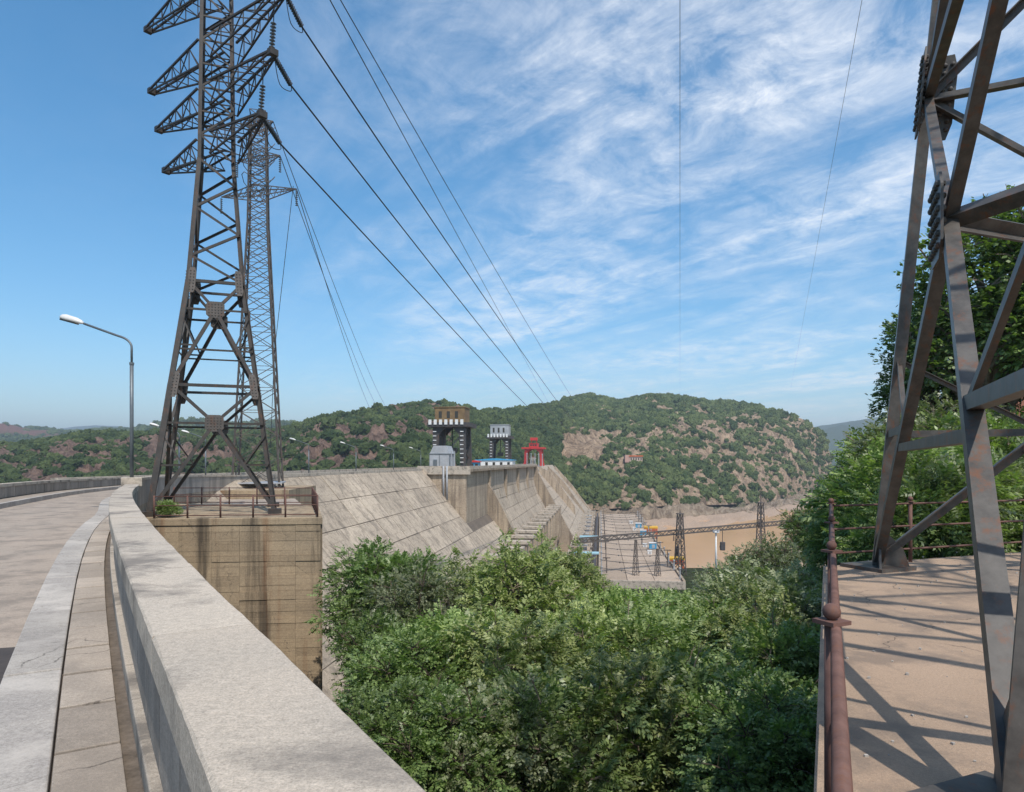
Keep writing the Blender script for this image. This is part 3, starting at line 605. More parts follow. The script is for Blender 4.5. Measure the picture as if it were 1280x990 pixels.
for v in (-41.62, -39.1, -36.58): MB().uvbox(162.9, 163.05, v - .06, v + .06, -1.7, 1.9).build('seam', M['lamp'], vh)
MB().uvbox(162.85, 169.1, -41.8, -36.4, 1.82, 1.98).build('eave', M['lamp'], vh)
MB().uvbox(162.7, 163.0, -40.6, -39.7, -1.7, .5).build('door', M['lamp'], vh)
for v in (-36.0, -35.2): MB().tube([UV(162.5, v, -1.7), UV(162.5, v, 2.6)], .12, 6).build('conduit', M['greysheet'], vh)
def hut(u, v0, v1, h, du, wm, rm, label, name='site_hut', z=None):
    z = ZD if z is None else z; t = thing(name, UV(u, (v0 + v1) / 2, z), label, 'building')
    MB().uvbox(u - du, u + du, v0, v1, z - .1, z + h).build('wall', wm, t); uprism(MB(), [(v0 - .4, z + h), (v1 + .4, z + h), (v1 + .4, z + h + .25), ((v0 + v1) / 2, z + h * 1.25), (v0 - .4, z + h + .25)], u - du - .3, u + du + .3).build('roof', rm, t)
    n = max(2, int((v1 - v0) / 2.2))
    for k in range(n):
        a = v0 + (v1 - v0) * (k + .3) / n; MB().uvbox(u - du - .06, u - du + .05, a, a + .9, z + h * .35, z + h * .8).build('window', M['glass'], t)
    return t
hut(240, -43.5, -30.5, 3.0, 4, M['white'], M['blue'], 'long white hut with bright blue roof on the crest behind the crane')
hut(200, -38.6, -35.9, 2.4, 1.5, M['blue'], M['red'], 'small blue hut with red roof beside the black crane')
hut(415, -42.5, -39.5, 4.2, 1.5, M['coping'], M['coping'], 'pale hut standing between the red crane legs')
for k in range(5):
    v = -35.5 + k * 1.2; u = 330 + 8 * k; t = MB().lathe(UV(u, v, ZD), (0, 0, 1), [(.28, 0), (.22, .3), (.2, 6.2), (.32, 6.3), (.3, 6.6), (.05, 6.8)], 8).build('crest_pole', M['greysheet']); tag(t, 'grey post in the row between the middle and the red crane', 'post', 'posts between the cranes')

# ------------------------------------------------------------------ towers
UNIT = {}
def angle_mesh(mat):
    if mat.name not in UNIT:
        t = .14; pts = [(-.5, -.5), (.5, -.5), (.5, -.5 + t), (-.5 + t, -.5 + t), (-.5 + t, .5), (-.5, .5)]
        mb = MB().prism([(x, y, 0) for x, y in pts], (0, 0, 1)); mb.f = [f if i > 1 else f for i, f in enumerate(mb.f)]
        me = bpy.data.meshes.new('angle_bar_' + mat.name); me.from_pydata(mb.v, [], mb.f); me.update(); me.materials.append(mat); UNIT[mat.name] = me
    return UNIT[mat.name]
def member(name, p, q, wd, mat, parent, corner, flat=False):
    """steel angle from p to q; its open side faces away from 'corner' direction"""
    p, q = Vector(p), Vector(q); z = q - p; l = z.length; z /= l; c = Vector(corner); c = c - z * c.dot(z)
    c = c.normalized() if c.length > 1e-4 else z.orthogonal().normalized()
    x = (Matrix.Rotation(R(0 if flat else 45), 3, z) @ c).normalized(); y = z.cross(x)      # -x-y points... heel of the angle lies at (-.5,-.5)
    x, y = -x, -y
    m = Matrix(((x.x * wd, y.x * wd, z.x * l, p.x), (x.y * wd, y.y * wd, z.y * l, p.y), (x.z * wd, y.z * wd, z.z * l, p.z), (0, 0, 0, 1)))
    o = bpy.data.objects.new(name, angle_mesh(mat)); COL.objects.link(o); o.parent = parent; o.matrix_parent_inverse = Matrix.Translation(-Vector(parent.location)); o.matrix_basis = m; return o
def plate(name, c, a, b, n, wa, wb, th, mat, parent, rows=5, cols=5, br=.02, bolts=True, both=True):
    c, a, b, n = Vector(c), Vector(a).normalized(), Vector(b).normalized(), Vector(n).normalized()
    ch = .18; pts = [(-.5, -.5 + ch), (-.5 + ch, -.5), (.5 - ch, -.5), (.5, -.5 + ch), (.5, .5 - ch), (.5 - ch, .5), (-.5 + ch, .5), (-.5, .5 - ch)]
    o = MB().prism([c + a * x * wa + b * y * wb - n * th / 2 for x, y in pts], n * th).build(name, mat, parent)
    if bolts:
        m = MB()
        for i in range(rows):
            for j in range(cols):
                q = c + a * ((i + .5) / rows - .5) * wa * .86 + b * ((j + .5) / cols - .5) * wb * .86
                for s_ in ((1, -1) if both else (1,)): m.lathe(q + n * s_ * th / 2, n * s_, [(br * 1.25, 0), (br * 1.1, br), (br * .4, br * 1.4)], 6)
        bo = stuff(m.build('bolt_heads', mat, None)); bo.parent = o
        bo.matrix_parent_inverse = Matrix.Identity(4)
    return o
def insulator(mb, p, q, n, r):
    p, q = Vector(p), Vector(q); d = q - p; l = d.length; pr = []
    for k in range(n):
        h = l * k / n; pr += [(r * .28, h), (r, h + l / n * .35), (r * .85, h + l / n * .5), (r * .28, h + l / n * .62)]
    mb.lathe(p, d, pr, 8); return mb
def cable(pts_a, pts_b, sag, r, n=24):
    a, b = Vector(pts_a), Vector(pts_b); return [a.lerp(b, t) - Vector((0, 0, sag * 4 * t * (1 - t))) for t in np.linspace(0, 1, n)]
CABLES = []
def left_tower():
    FRp = Vector((-13.8, 39.6, -3.0)); ang = R(20); a = Vector((math.cos(ang), math.sin(ang), 0)); b = Vector((-a.y, a.x, 0)); s0 = 6.57
    C = FRp - a * s0 / 2 + b * s0 / 2
    t = thing('transmission_tower', C, 'tall dark steel lattice pylon on the railed concrete pier beside the road', 'pylon', 'high voltage pylons')
    HW = [(0, 6.57), (13.6, 2.95), (21.0, 1.85), (40, 1.35)]
    def wd(h): return float(np.interp(h, [x[0] for x in HW], [x[1] for x in HW]))
    cs = [(-1, -1), (1, -1), (1, 1), (-1, 1)]
    def L(i, h): w2 = wd(h) / 2; return C + a * cs[i % 4][0] * w2 + b * cs[i % 4][1] * w2 + Vector((0, 0, h))
    def out(i): return a * cs[i % 4][0] + b * cs[i % 4][1]
    mt = M['steel']
    for i in range(4):
        for h0, h1, w_ in ((-.1, 7.4, .30), (7.4, 13.6, .28), (13.6, 21.0, .24), (21.0, 40, .20)): member('leg', L(i, h0), L(i, h1), w_, mt, t, out(i))
        MB().box(L(i, .12), .75, .75, .3, ang).build('foot', M['steel'], t)
    for i in range(4):
        j = i + 1; fn = (out(i) + out(j)).normalized()
        def mid(h): return (L(i, h) + L(j, h)) / 2
        def mem(n_, p, q, w_): member(n_, p, q, w_, mt, t, fn, True)
        def on(p, q, f): return p.lerp(q, f)
        for h0, g, h1 in ((0.2, 5.2, 7.4), (7.4, 11.9, 13.6)):
            for k in (i, j):
                mem('diagonal_brace', L(k, h0), mid(g), .20); mem('diagonal_brace', mid(g), L(k, h1), .17)
                q = on(L(k, h0), mid(g), .52); mem('redundant_strut', q, L(k, q.z - C.z), .10); mem('redundant_strut', q, L(k, (h0 + g) / 2 + 1.8), .09)
                mem('horizontal_strut', L(k, g), mid(g), .12)
            mem('horizontal_strut', L(i, h1), L(j, h1), .17)
            if h0 > 1: mem('horizontal_strut', L(i, 9.5), L(j, 9.5), .10)
            plate('gusset_plate', mid(g) + fn * .12, (L(j, g) - L(i, g)), Vector((0, 0, 1)), fn, 1.0, .95, .05, M['steel2'], t, 5, 5, .03)
            for k in (i, j): plate('splice_plate', L(k, h1) + (mid(h1) - L(k, h1)).normalized() * .2 + fn * .12, (L(j, h1) - L(i, h1)), L(k, h1 + 1) - L(k, h1), fn, .42, 1.5, .04, M['steel2'], t, 2, 7, .03)
        hs = list(np.linspace(13.6, 21.0, 6)); flip = i % 2
        for k in range(5):
            p, q = (i, j) if (k + flip) % 2 else (j, i); mem('diagonal_brace', L(p, hs[k]), L(q, hs[k + 1]), .14)
        hs = list(np.linspace(21, 38.2, 13))
        for k in range(12):
            p, q = (i, j) if (k + flip) % 2 else (j, i); mem('diagonal_brace', L(p, hs[k]), L(q, hs[k + 1]), .11); mem('horizontal_strut', L(i, hs[k + 1]), L(j, hs[k + 1]), .09)
    # cross arms
    ad = Vector((math.cos(R(-39)), math.sin(R(-39)), 0)); ap = Vector((-ad.y, ad.x, 0)); tips = []
    for h, LL, dep in ((22.6, 4.6, 1.3), (25.7, 5.7, 1.5), (28.7, 6.8, 1.6), (33.2, 7.4, 1.8)):
        for s_ in (-1, 1):
            cc = C + Vector((0, 0, h)); w2 = wd(h) * .5; m = MB(); tip = cc + ad * s_ * (LL + (2.1 if s_ < 0 else .3)); tb = .22; n = 6
            top = [cc + ap * e * w2 + ad * s_ * w2 * .9 for e in (-1, 1)]; bot = [x - Vector((0, 0, dep)) for x in top]; te = [tip + ap * e * tb for e in (-1, 1)]
            for e in (0, 1):
                m.bar(top[e], te[e], .115); m.bar(bot[e], te[e] - Vector((0, 0, .12)), .09)
                for k in range(n):
                    f0, f1 = k / n, (k + 1) / n; T = lambda f: top[e].lerp(te[e], f); B = lambda f: bot[e].lerp(te[e], f)
                    m.bar(T(f0), B(f1), .055) if k % 2 else m.bar(B(f0), T(f1), .055)
                    if k: m.bar(T(f0), B(f0), .05)
            for k in range(n):
                f0, f1 = k / n, (k + 1) / n; m.bar(top[0].lerp(te[0], f0), top[1].lerp(te[1], f1), .05); m.bar(bot[0].lerp(te[0], f0), bot[1].lerp(te[1], f0), .05)
            o = m.build('cross_arm', mt, t)
            MB().frame(tip + ad * s_ * .1, ad, ap, (0, 0, 1), .34, .5, .34).build('tip_bracket', mt, t)
            if s_ > 0: tips.append(tip)
    fars = [P(752, 575, 300), P(745, 566, 330), P(735, 556, 350), P(728, 548, 360)]
    # right-hand tension strings and conductors to the far bank
    for k, tip in enumerate(tips):
        far = [P(722, 562, 330), P(727, 553, 340), P(735, 548, 350), P(745, 540, 360)][k]; d = (far - tip).normalized(); e = tip + (d + Vector((0, 0, -.22))).normalized() * 2.3
        insulator(MB(), tip + d * .25, e, 13, .16).build('insulator_string', M['porcelain'], t, True)
        CABLES.append((cable(e, far, 2.0, 0), .055 if k < 3 else .035, ['lowest', 'second', 'third', 'top'][k] + ' conductor running from the left pylon down to the far bank'))
        u_ = tip + Vector((0, 0, .25)); insulator(MB(), u_, u_ + Vector((.1, 0, 1.5)), 8, .17).build('insulator_string', M['porcelain'], t, True)
        m = MB().tube([u_ + Vector((.1, 0, 1.5)), u_ + Vector((.25, -.2, 3.2))] if k < 3 else [u_, u_ + Vector((.1, 0, 1.4))], .03, 5); m.build('jumper_cable', M['wire'], t)
        dp = [tip + d * .3 + Vector((0, 0, -.1)), tip + d * .9 + Vector((0, 0, -1.2)), e + Vector((0, 0, -.35)), e]; MB().tube(resample([tuple(x) for x in dp], .25), .025, 5).build('jumper_cable', M['wire'], t)
left_tower()
def back_tower():
    C = P(323, 577, 78); C.z = -3.0; ang = R(14); a = Vector((math.cos(ang), math.sin(ang), 0)); b = Vector((-a.y, a.x, 0))
    t = thing('transmission_tower', C, 'slender grey lattice pylon standing behind the dark pylon', 'pylon', 'high voltage pylons'); mt = M['steel2']
    def wd(h): return float(np.interp(h, [0, 30, 42], [5.0, 2.1, 1.7]))
    cs = [(-1, -1), (1, -1), (1, 1), (-1, 1)]
    def L(i, h): w2 = wd(h) / 2; return C + a * cs[i % 4][0] * w2 + b * cs[i % 4][1] * w2 + Vector((0, 0, h))
    hs = [0]; 
    while hs[-1] < 42: hs.append(hs[-1] + max(1.1, wd(hs[-1]) * .62))
    for i in range(4):
        MB().bar(L(i, 0), L(i, 30), .17).build('leg', mt, t); MB().bar(L(i, 30), L(i, 42), .14).build('leg', mt, t)
        for k in range(len(hs) - 1):
            m = MB(); m.bar(L(i, hs[k]), L(i + 1, hs[k + 1]), .075); m.bar(L(i + 1, hs[k]), L(i, hs[k + 1]), .075); m.bar(L(i, hs[k + 1]), L(i + 1, hs[k + 1]), .06); m.build('lattice_panel', mt, t)
    ad = Vector((math.cos(R(-14)), math.sin(R(-14)), 0)); ap = Vector((-ad.y, ad.x, 0))
    for h, LL in ((34.0, 4.9), (38.0, 2.8), (41.6, 1.9)):
        for s_ in (-1, 1):
            cc = C + Vector((0, 0, h)); tip = cc + ad * s_ * LL + Vector((0, 0, -.2 if h < 40 else .2)); m = MB(); w2 = .8
            for e in (-1, 1):
                T0, B0 = cc + ap * e * w2 + Vector((0, 0, .5)), cc + ap * e * w2 - Vector((0, 0, .9))
                m.bar(T0, tip, .09); m.bar(B0, tip, .09)
                for k in range(6): m.bar(T0.lerp(tip, k / 6), B0.lerp(tip, (k + 1) / 6), .05); m.bar(B0.lerp(tip, k / 6), T0.lerp(tip, (k + .5) / 6), .05)
            m.build('cross_arm', mt, t)
            if h < 40: insulator(MB(), tip - Vector((0, 0, .15)), tip - Vector((0, 0, 2.0)), 8, .16).build('insulator_string', M['porcelain'], t, True)
            if s_ > 0:
                k = int((h - 34) / 3.7); far = P(470 + 9 * k, 523 - k * 3, 400)
                CABLES.append((cable(tip, far, 4, 0), .05, ['lower', 'middle', 'upper'][k] + ' conductor from the slender pylon across the reservoir'))
    # ring of climbing hoops seen around the head
    for k in range(4):
        pts = [C + Vector((0, 0, 35.2 + 1.9 * k)) + (ad * math.cos(x) * 1.9 + ap * math.sin(x) * 1.5) + Vector((0, 0, .7 * math.sin(2 * x))) for x in np.linspace(0, 2 * math.pi, 13)]
        MB().tube(pts, .045, 5).build('jumper_cable', mt, t)
    MB().tube([L(1, 34) + ad * 3.4, P(343, 440, 77), P(338, 560, 76.5)], .035, 5).build('earth_wire', M['wire'], t)
    MB().box(C + Vector((0, 0, .6)), 5.6, 5.6, .14, ang).build('base_frame', M['greysheet'], t)
back_tower()
def right_tower():
    A = Vector((6.85, 12.75, -2.0)); Nn = Vector((2.72, 3.67, -2.0)); al = (Nn - A); s0 = al.length; al.normalize(); pr = Vector((-al.y, al.x, 0)); pr = pr if pr.x > 0 else -pr
    C = (A + Nn) / 2 + pr * s0 / 2; base = [A, Nn, Nn + pr * s0, A + pr * s0]
    t = thing('transmission_tower', C, 'large weathered steel pylon standing on the railed terrace', 'pylon', 'high voltage pylons'); mt = M['steelN']
    k_ = .0175
    def L(i, h): p = base[i % 4]; q = p + (C - p) * k_ * h; q.z = -2.0 + h; return q
    def out(i): return (base[i % 4] - C).normalized()
    for i in range(4):
        for h0, h1 in ((0, 5.4), (5.4, 10.2), (10.2, 17), (17, 24)): member('leg', L(i, h0), L(i, h1), 0.19 - .01 * h0 / 5, mt, t, out(i))
        MB().box(L(i, .03), .9, .9, .07, .4).build('base_plate', mt, t)
        for d in (al, pr): 
            s_ = 1 if d.dot(C - base[i]) > 0 else -1; q = L(i, 0)
            MB().prism([q + d * s_ * .05, q + d * s_ * .55, q + d * s_ * .42 + Vector((0, 0, .4)), q + d * s_ * .08 + Vector((0, 0, .75))], Vector((-d.y, d.x, 0)) * .035).build('foot_stiffener', mt, t)
        j = i + 1; fn = (out(i) + out(j)).normalized()
        def mid(h): return (L(i, h) + L(j, h)) / 2
        def mem(n_, p, q, w_): member(n_, p, q, w_, mt, t, fn, True)
        prev = .15
        for g, h1 in ((4.85, 8.3), (12.2, 15.2), (18.5, 21.5)):
            for k in (i, j):
                mem('diagonal_brace', L(k, prev), mid(g), .155 if g < 6 else .13); mem('diagonal_brace', mid(g), L(k, h1), .135)
                q = L(k, prev).lerp(mid(g), .5); q2 = L(k, prev).lerp(mid(g), .5); oth = L(j if k == i else i, prev).lerp(mid(g), .5)
                mem('redundant_strut', q, L(k, q.z + 2.0), .13); mem('redundant_strut', L(k, q.z + 2.0 + (g - prev) * .28), q, .08)
            mem('horizontal_strut', L(i, prev).lerp(mid(g), .44), L(j, prev).lerp(mid(g), .44), .12)
            mem('horizontal_strut', L(i, h1), L(j, h1), .15)
            plate('gusset_plate', mid(g) + fn * .13, al if i % 2 == 0 else pr, Vector((0, 0, 1)), fn, .8, 1.0, .03, mt, t, 5, 6, .032)
            for k in (i, j): plate('splice_plate', L(k, h1) + (mid(h1) - L(k, h1)).normalized() * .22 + fn * .13, (L(j, h1) - L(i, h1)), L(k, h1 + 1) - L(k, h1), fn, .4, 1.4, .03, mt, t, 3, 9, .032)
            prev = h1
    # plan bracing at the first level
    mem = lambda n_, p, q, w_: member(n_, p, q, w_, mt, t, (0, 0, 1))
    ms = [(L(i, 4.85) + L(i + 1, 4.85)) / 2 for i in range(4)]
    for i in range(4): mem('plan_brace', ms[i], ms[(i + 1) % 4], .17)
    ms = [(L(i, .15).lerp((L(i, 4.85) + L(i + 1, 4.85)) / 2, .5)) for i in range(4)]
    mb = MB().frame((L(1, 2.45) + L(0, .15).lerp((L(0, 4.85) + L(1, 4.85)) / 2, .5)) / 2, al, pr, (0, 0, 1), .2, .2, .2)
right_tower()
for k, (a, b) in enumerate(((P(850, -300, 16), P(850, 499, 640)), (P(1105, -150, 26), P(984, 510, 700)), (P(380, -60, 30), P(690, 512, 420)))):
    CABLES.append((cable(a, b, 0.0, 0), [.012, .012, .03][k], ['single thin cable crossing straight overhead to the mountain', 'thin cable slanting from the terrace pylon to the cliff', 'upper thin conductor passing above the left pylon arms'][k]))
for path, r, lab in CABLES: tag(MB().tube(path, r, 5).build('power_cable', M['wire']), lab, 'cable', 'power lines')

# ------------------------------------------------------------------ left pylon pier, railing
pier = thing('concrete_pier', (-15, 41, -40), 'stained board-marked concrete pier carrying the dark pylon', 'pier')
q = [Vector((-19.2, 36.0, 0)), Vector((-10.4, 37.0, 0)), Vector((-13.9, 48.2, 0)), Vector((-24.6, 48.4, 0)), Vector((-21.0, 39.0, 0))]
def zz(p, z): return Vector((p.x, p.y, z))
MB().prism([zz(p, -40) for p in q], (0, 0, 36.6)).build('pier_core', M['joint'], pier)
MB().prism([zz(q[0] + Vector((-.1, -.12, 0)), -3.42), zz(q[1] + Vector((.12, -.1, 0)), -3.42), zz(q[2] + Vector((.1, .1, 0)), -3.42), zz(q[3], -3.42), zz(q[4], -3.42)], (0, 0, .40)).build('platform_slab', M['pier'], pier, bevel=.04)
fd = (q[1] - q[0]); fdn = fd.normalized(); fo = Vector((fdn.y, -fdn.x, 0)); nc = 6; cw = [0, .17, .36, .52, .68, .85, 1]
zt = -3.44; row = 0
while zt > -30:
    hh = random.choice([.26, .32, .38, .45, .52]) if zt > -15 else 2.0; z0 = zt - hh; rt_ = random.uniform(.045, .075)
    for i in range(nc):
        th = rt_ + random.uniform(-.008, .012) + (.02 if random.random() < .05 else 0); a = q[0] + fd * cw[i] + fdn * .006; b = q[0] + fd * cw[i + 1] - fdn * .006; zl = z0 + random.uniform(.002, .012)
        MB().hexa([zz(a, zl), zz(a + fo * th, zl), zz(b + fo * th, zl), zz(b, zl), zz(a, zt), zz(a + fo * th, zt), zz(b + fo * th, zt), zz(b, zt)]).build('board_panel', M['pier'], pier)
    zt = z0; row += 1
sd_ = q[2] - q[1]; so = Vector((sd_.normalized().y, -sd_.normalized().x, 0))
for i in range(5):
    a, b = q[1] + sd_ * (i / 5 + .004), q[1] + sd_ * ((i + 1) / 5 - .004); MB().hexa([zz(a, -38), zz(a + so * .08, -38), zz(b + so * .08, -38), zz(b, -38), zz(a, -3.44), zz(a + so * .08, -3.44), zz(b + so * .08, -3.44), zz(b, -3.44)]).build('board_panel', M['pier'], pier)
def railing(path, n_between, h, rails, pr, rr, label, ball=0, name='railing', topr=None):
    t = thing(name, path[0], label, 'railing')
    for a, b, n in zip(path, path[1:], n_between):
        a, b = Vector(a), Vector(b)
        for k in range(n + (1 if b == Vector(path[-1]) else 0)):
            p = a.lerp(b, k / n); po = MB().lathe(p, (0, 0, 1), [(pr, 0), (pr, h)], 10).build('post', M['rustrail'], t, True)
            if ball:
                bo = MB().lathe(p + Vector((0, 0, h)), (0, 0, 1), [(ball * 1.35, 0), (ball * 1.35, ball * .25), (ball * .5, ball * .3)] + [(ball * math.sin(x), ball * (1.25 - math.cos(x))) for x in np.linspace(.35, math.pi, 9)], 16).build('ball_finial', M['rustrail'], None, True); bo.parent = po; bo.matrix_parent_inverse = Matrix.Identity(4)
        for f in rails: MB().tube([a + Vector((0, 0, h * f)), b + Vector((0, 0, h * f))], topr if (topr and f == max(rails)) else rr, 8).build('rail', M['rustrail'], t, True)
    return t
railing([(-19.0, 36.1, -3.02), (-10.6, 37.05, -3.02), (-14.1, 48.0, -3.02), (-23.9, 48.1, -3.02)], [5, 6, 5], 1.22, (.95, .55, .12), .05, .028, 'rusty three-rail railing round the pylon pier platform')
# second platform behind (slender pylon) and the road embankment
for nm, pts, z0, z1, mt in (('concrete_pier', [(-33, 70), (-23.5, 71.5), (-24.8, 86), (-31, 86)], -40, -3.0, 'pier'),):
    t = thing(nm, (pts[0][0], pts[0][1], z0), 'lower concrete block under the slender pylon', 'pier'); MB().prism([(x, y, z0) for x, y in pts], (0, 0, z1 - z0)).build('block', M[mt], t)
    for k in range(5):
        a = Vector((*pts[0], 0)).lerp(Vector((*pts[1], 0)), k / 5 + .01); b = Vector((*pts[0], 0)).lerp(Vector((*pts[1], 0)), (k + 1) / 5 - .01); MB().hexa([zz(a, -12), zz(a + Vector((0, -.1, 0)), -12), zz(b + Vector((0, -.1, 0)), -12), zz(b, -12), zz(a, -3.05), zz(a + Vector((0, -.1, 0)), -3.05), zz(b + Vector((0, -.1, 0)), -3.05), zz(b, -3.05)]).build('face_panel', M['pier'], t)
struct(MB().poly([(-30.5, 48.3, -3.9), (-13.9, 48.3, -3.9), (-23, 72, -3.9), (-31.5, 72, -3.9)], [(0, 1, 2, 3)]).build('terrace_ground', M['road']))

# ------------------------------------------------------------------ terrace under the right pylon
ter = thing('terrace', (8, 5, -2), 'sandy concrete terrace under the right pylon, edged by a rusty railing', 'terrace')
TE = [Vector((.38, 1.0, -2.4)), Vector((5.96, 13.02, -2.4)), Vector((15.7, 16.75, -2.4)), Vector((24, 19.8, -2.4)), Vector((24, -8, -2.4)), Vector((3.2, -6, -2.4))]
MB().prism(TE, (0, 0, .40)).build('deck', M['dirt'], ter)
MB().prism([p + Vector((.12, -.1, -12)) for p in TE], (0, 0, 11.998)).build('retaining_wall', M['damside'], ter)
m = MB(); rr = random.Random(3)
for k in range(420):
    d = rr.uniform(2.5, 15); x = .47 * d + rr.uniform(.1, 8); s_ = rr.uniform(.006, .028) * (1.6 if rr.random() < .1 else 1); m.box((x, d, -2.0 + s_ * .3), s_, s_ * rr.uniform(.6, 1.3), s_ * .8, rr.random() * 3)
o = stuff(m.build('gravel_bits', M['kerb'], ter))
railing([(.47 * .6 + .03, .6, -2.0), (6.03, 12.85, -2.0)], [1], 1.2, (.985, .60, .22), .034, .022, 'rusty pipe handrail with ball finials along the terrace edge', .072, topr=.025)
# replace posts of the side rail at their true spacing
side = bpy.data.objects['railing.001']
for o in [c for c in side.children if c.name.startswith('post')]:
    for c in list(o.children): bpy.data.objects.remove(c)
    bpy.data.objects.remove(o)
for d in (.9, 3.35, 6.0, 8.8, 12.85):
    p = Vector((.47 * d + .0, d, -2.0)); h = 1.2; po = MB().lathe(p, (0, 0, 1), [(.034, 0), (.034, h)], 12).build('post', M['rustrail'], side, True); bl = .041
    fl = MB().box(p + Vector((0, 0, h + .012)), 0.125, .125, .02, .44).build('flange', M['rustrail'], side)
    fb = MB().lathe(p + Vector((0, 0, h + .02)), (0, 0, 1), [(bl * math.sin(x) + .002, bl * (1 - math.cos(x))) for x in np.linspace(.4, math.pi, 10)], 18).build('ball_finial', M['rustrail'], side, True)
railing([(6.03, 12.85, -2.0), (15.6, 16.4, -2.0), (22, 18.8, -2.0)], [5, 3], 1.2, (.97, .60, .22), .036, .02, 'rusty three-rail railing along the back of the terrace', .05)

# ------------------------------------------------------------------ powerhouse and switchyard
ZR = -39.0
ph = thing('powerhouse', UV(224, 13, -47), 'long flat-roofed powerhouse below the dam with jointed tan roof', 'powerhouse')
MB().uvbox(224, 512, 0, 26.5, -47, ZR - .3).build('wall', M['damside'], ph)
for k in range(12):
    u0 = 224 + 24 * k; 
    for v0, v1 in ((0, 8.8), (8.8, 17.7), (17.7, 26.5)): MB().uvbox(u0 + .15, u0 + 23.85, v0 + .1, v1 - .1, ZR - .3, ZR + random.uniform(0, .12)).build('roof_slab', M['roof'], ph)
MB().uvbox(223.5, 512, -.6, .1, ZR - .3, ZR + .9).build('roof_kerb', M['damside'], ph); MB().uvbox(223.5, 512, 26.4, 27.1, ZR - .3, ZR + .8).build('roof_kerb', M['damside'], ph)
MB().uvbox(222.9, 223.6, -.6, 27.1, -45, ZR + .5).build('end_wall', M['coping'], ph)
gal = thing('transformer_gallery', UV(224, -10, -47), 'narrow concrete transformer deck between the dam foot and the powerhouse', 'deck')
MB().uvbox(170, 512, -19.5, -.7, -48, -41).build('deck', M['roof'], gal)
for v in (-17.5, -13.5, -4.6): MB().uvbox(180, 510, v - .15, v + .15, -41, -40.75).build('rail_track', M['black'], gal)
MB().uvbox(190, 512, -2.6, -1.6, -41, -38.4).build('gap_shade_strip', M['black'], gal)  # darkness of the gap beside the powerhouse, drawn as a solid black box
for k in range(11):
    u = 232 + 24 * k; t = thing('transformer_bay', UV(u, -8.5, -41), 'steel framed transformer bay on the deck at the dam foot', 'transformer', 'transformer bays')
    for du in (0, 9):
        for v in (-12, -3.6): MB().uvbox(u + du - .25, u + du + .25, v - .25, v + .25, -41, -35).build('column', M['steel2'], t)
        MB().uvbox(u + du - .25, u + du + .25, -12.4, -3.2, -35, -34.5).build('beam', M['coping'], t)
    for v in (-12, -7.8, -3.6): MB().uvbox(u - .3, u + 9.3, v - .2, v + .2, -34.5, -34.1).build('beam', M['coping'], t)
    MB().uvbox(u + 2, u + 7, -10, -6, -41, -37.4).build('tank', M['greysheet'], t, bevel=.2)
    for e in range(3): insulator(MB(), UV(u + 3 + 1.5 * e, -8, -37.4), UV(u + 3 + 1.5 * e, -8, -35.4), 5, .35).build('bushing', M['porcelain'], t, True)
for k, (u, l) in enumerate(((246, 11), (300, 10))):
    t = thing('canopy', UV(u, -7, -41), ['faded pale blue canopy over the transformer deck, the larger one', 'faded pale blue canopy farther along the transformer deck'][k], 'canopy')
    MB().uvbox(u, u + 4.5, -7 - l / 2 + 3, -7 + l / 2 + 1, -33.3, -32.9).build('roof', M['paleblue'], t)
    for v in (-7 - l / 2 + 3.4, -7 + l / 2 + .6): MB().uvbox(u + 2, u + 2.4, v - .2, v + .2, -41, -33.3).build('column', M['steel2'], t)
for k in range(15):
    u = 230 + 18.5 * k; t = thing('busbar_line', UV(u, 0, ZR), 'thin busbar spanning the powerhouse roof on short posts', 'busbar', 'busbars over the powerhouse roof')
    path = [UV(u, v, ZR + 3.4 - 1.0 * math.sin(math.pi * v / 26.5)) for v in np.linspace(.3, 26.2, 10)]; MB().tube(path, .11, 5).build('conductor', M['wire'], t)
    for v in (.4, 26.1): MB().lathe(UV(u, v, ZR), (0, 0, 1), [(.35, 0), (.25, .8), (.2, 3.3), (.4, 3.5), (.4, 3.9), (.1, 4.0)], 8).build('post', M['greysheet'], t)
    for v in (7, 13, 19): MB().lathe(UV(u, v, ZR + 3.0 - .9 * math.sin(math.pi * v / 26.5)), (0, 0, 1), [(.15, 0), (.3, .25), (.15, .5)], 6).build('clamp', M['porcelain'], t)
def lattice_mast(base, h, w0, w1, mat, label, name='lattice_mast', group=None, bw=.16, spike=0, ang=.3):
    base = Vector(base); t = thing(name, base, label, 'mast', group); a = Vector((math.cos(ang), math.sin(ang), 0)); b = Vector((-a.y, a.x, 0)); cs = [(-1, -1), (1, -1), (1, 1), (-1, 1)]
    def L(i, f): w2 = (w0 + (w1 - w0) * f) / 2; return base + a * cs[i % 4][0] * w2 + b * cs[i % 4][1] * w2 + Vector((0, 0, h * f))
    n = 9
    for i in range(4):
        MB().bar(L(i, 0), L(i, 1), bw * 1.6).build('leg', mat, t); m = MB()
        for k in range(n): p, r_ = (i, i + 1) if k % 2 else (i + 1, i); m.bar(L(p, k / n), L(r_, (k + 1) / n), bw); m.bar(L(i, k / n), L(i + 1, k / n), bw * .8)
        m.build('lattice_side', mat, t)
    MB().box(base + Vector((0, 0, h + .15)), w1 * 1.5, w1 * 1.5, .3, ang).build('cap', mat, t)
    if spike: MB().lathe(base + Vector((0, 0, h)), (0, 0, 1), [(.2, 0), (.08, spike)], 6).build('spike', mat, t)
    return t
lattice_mast(UV(236, 12, ZR), 12, 1.7, .5, M['steel2'], 'small lattice mast on the powerhouse roof between two busbars', 'roof_mast', None, .09); lattice_mast(UV(236, 19.3, ZR), 9, 1.7, .5, M['steel2'], 'shorter lattice mast on the powerhouse roof near its river edge', 'roof_mast', None, .09)
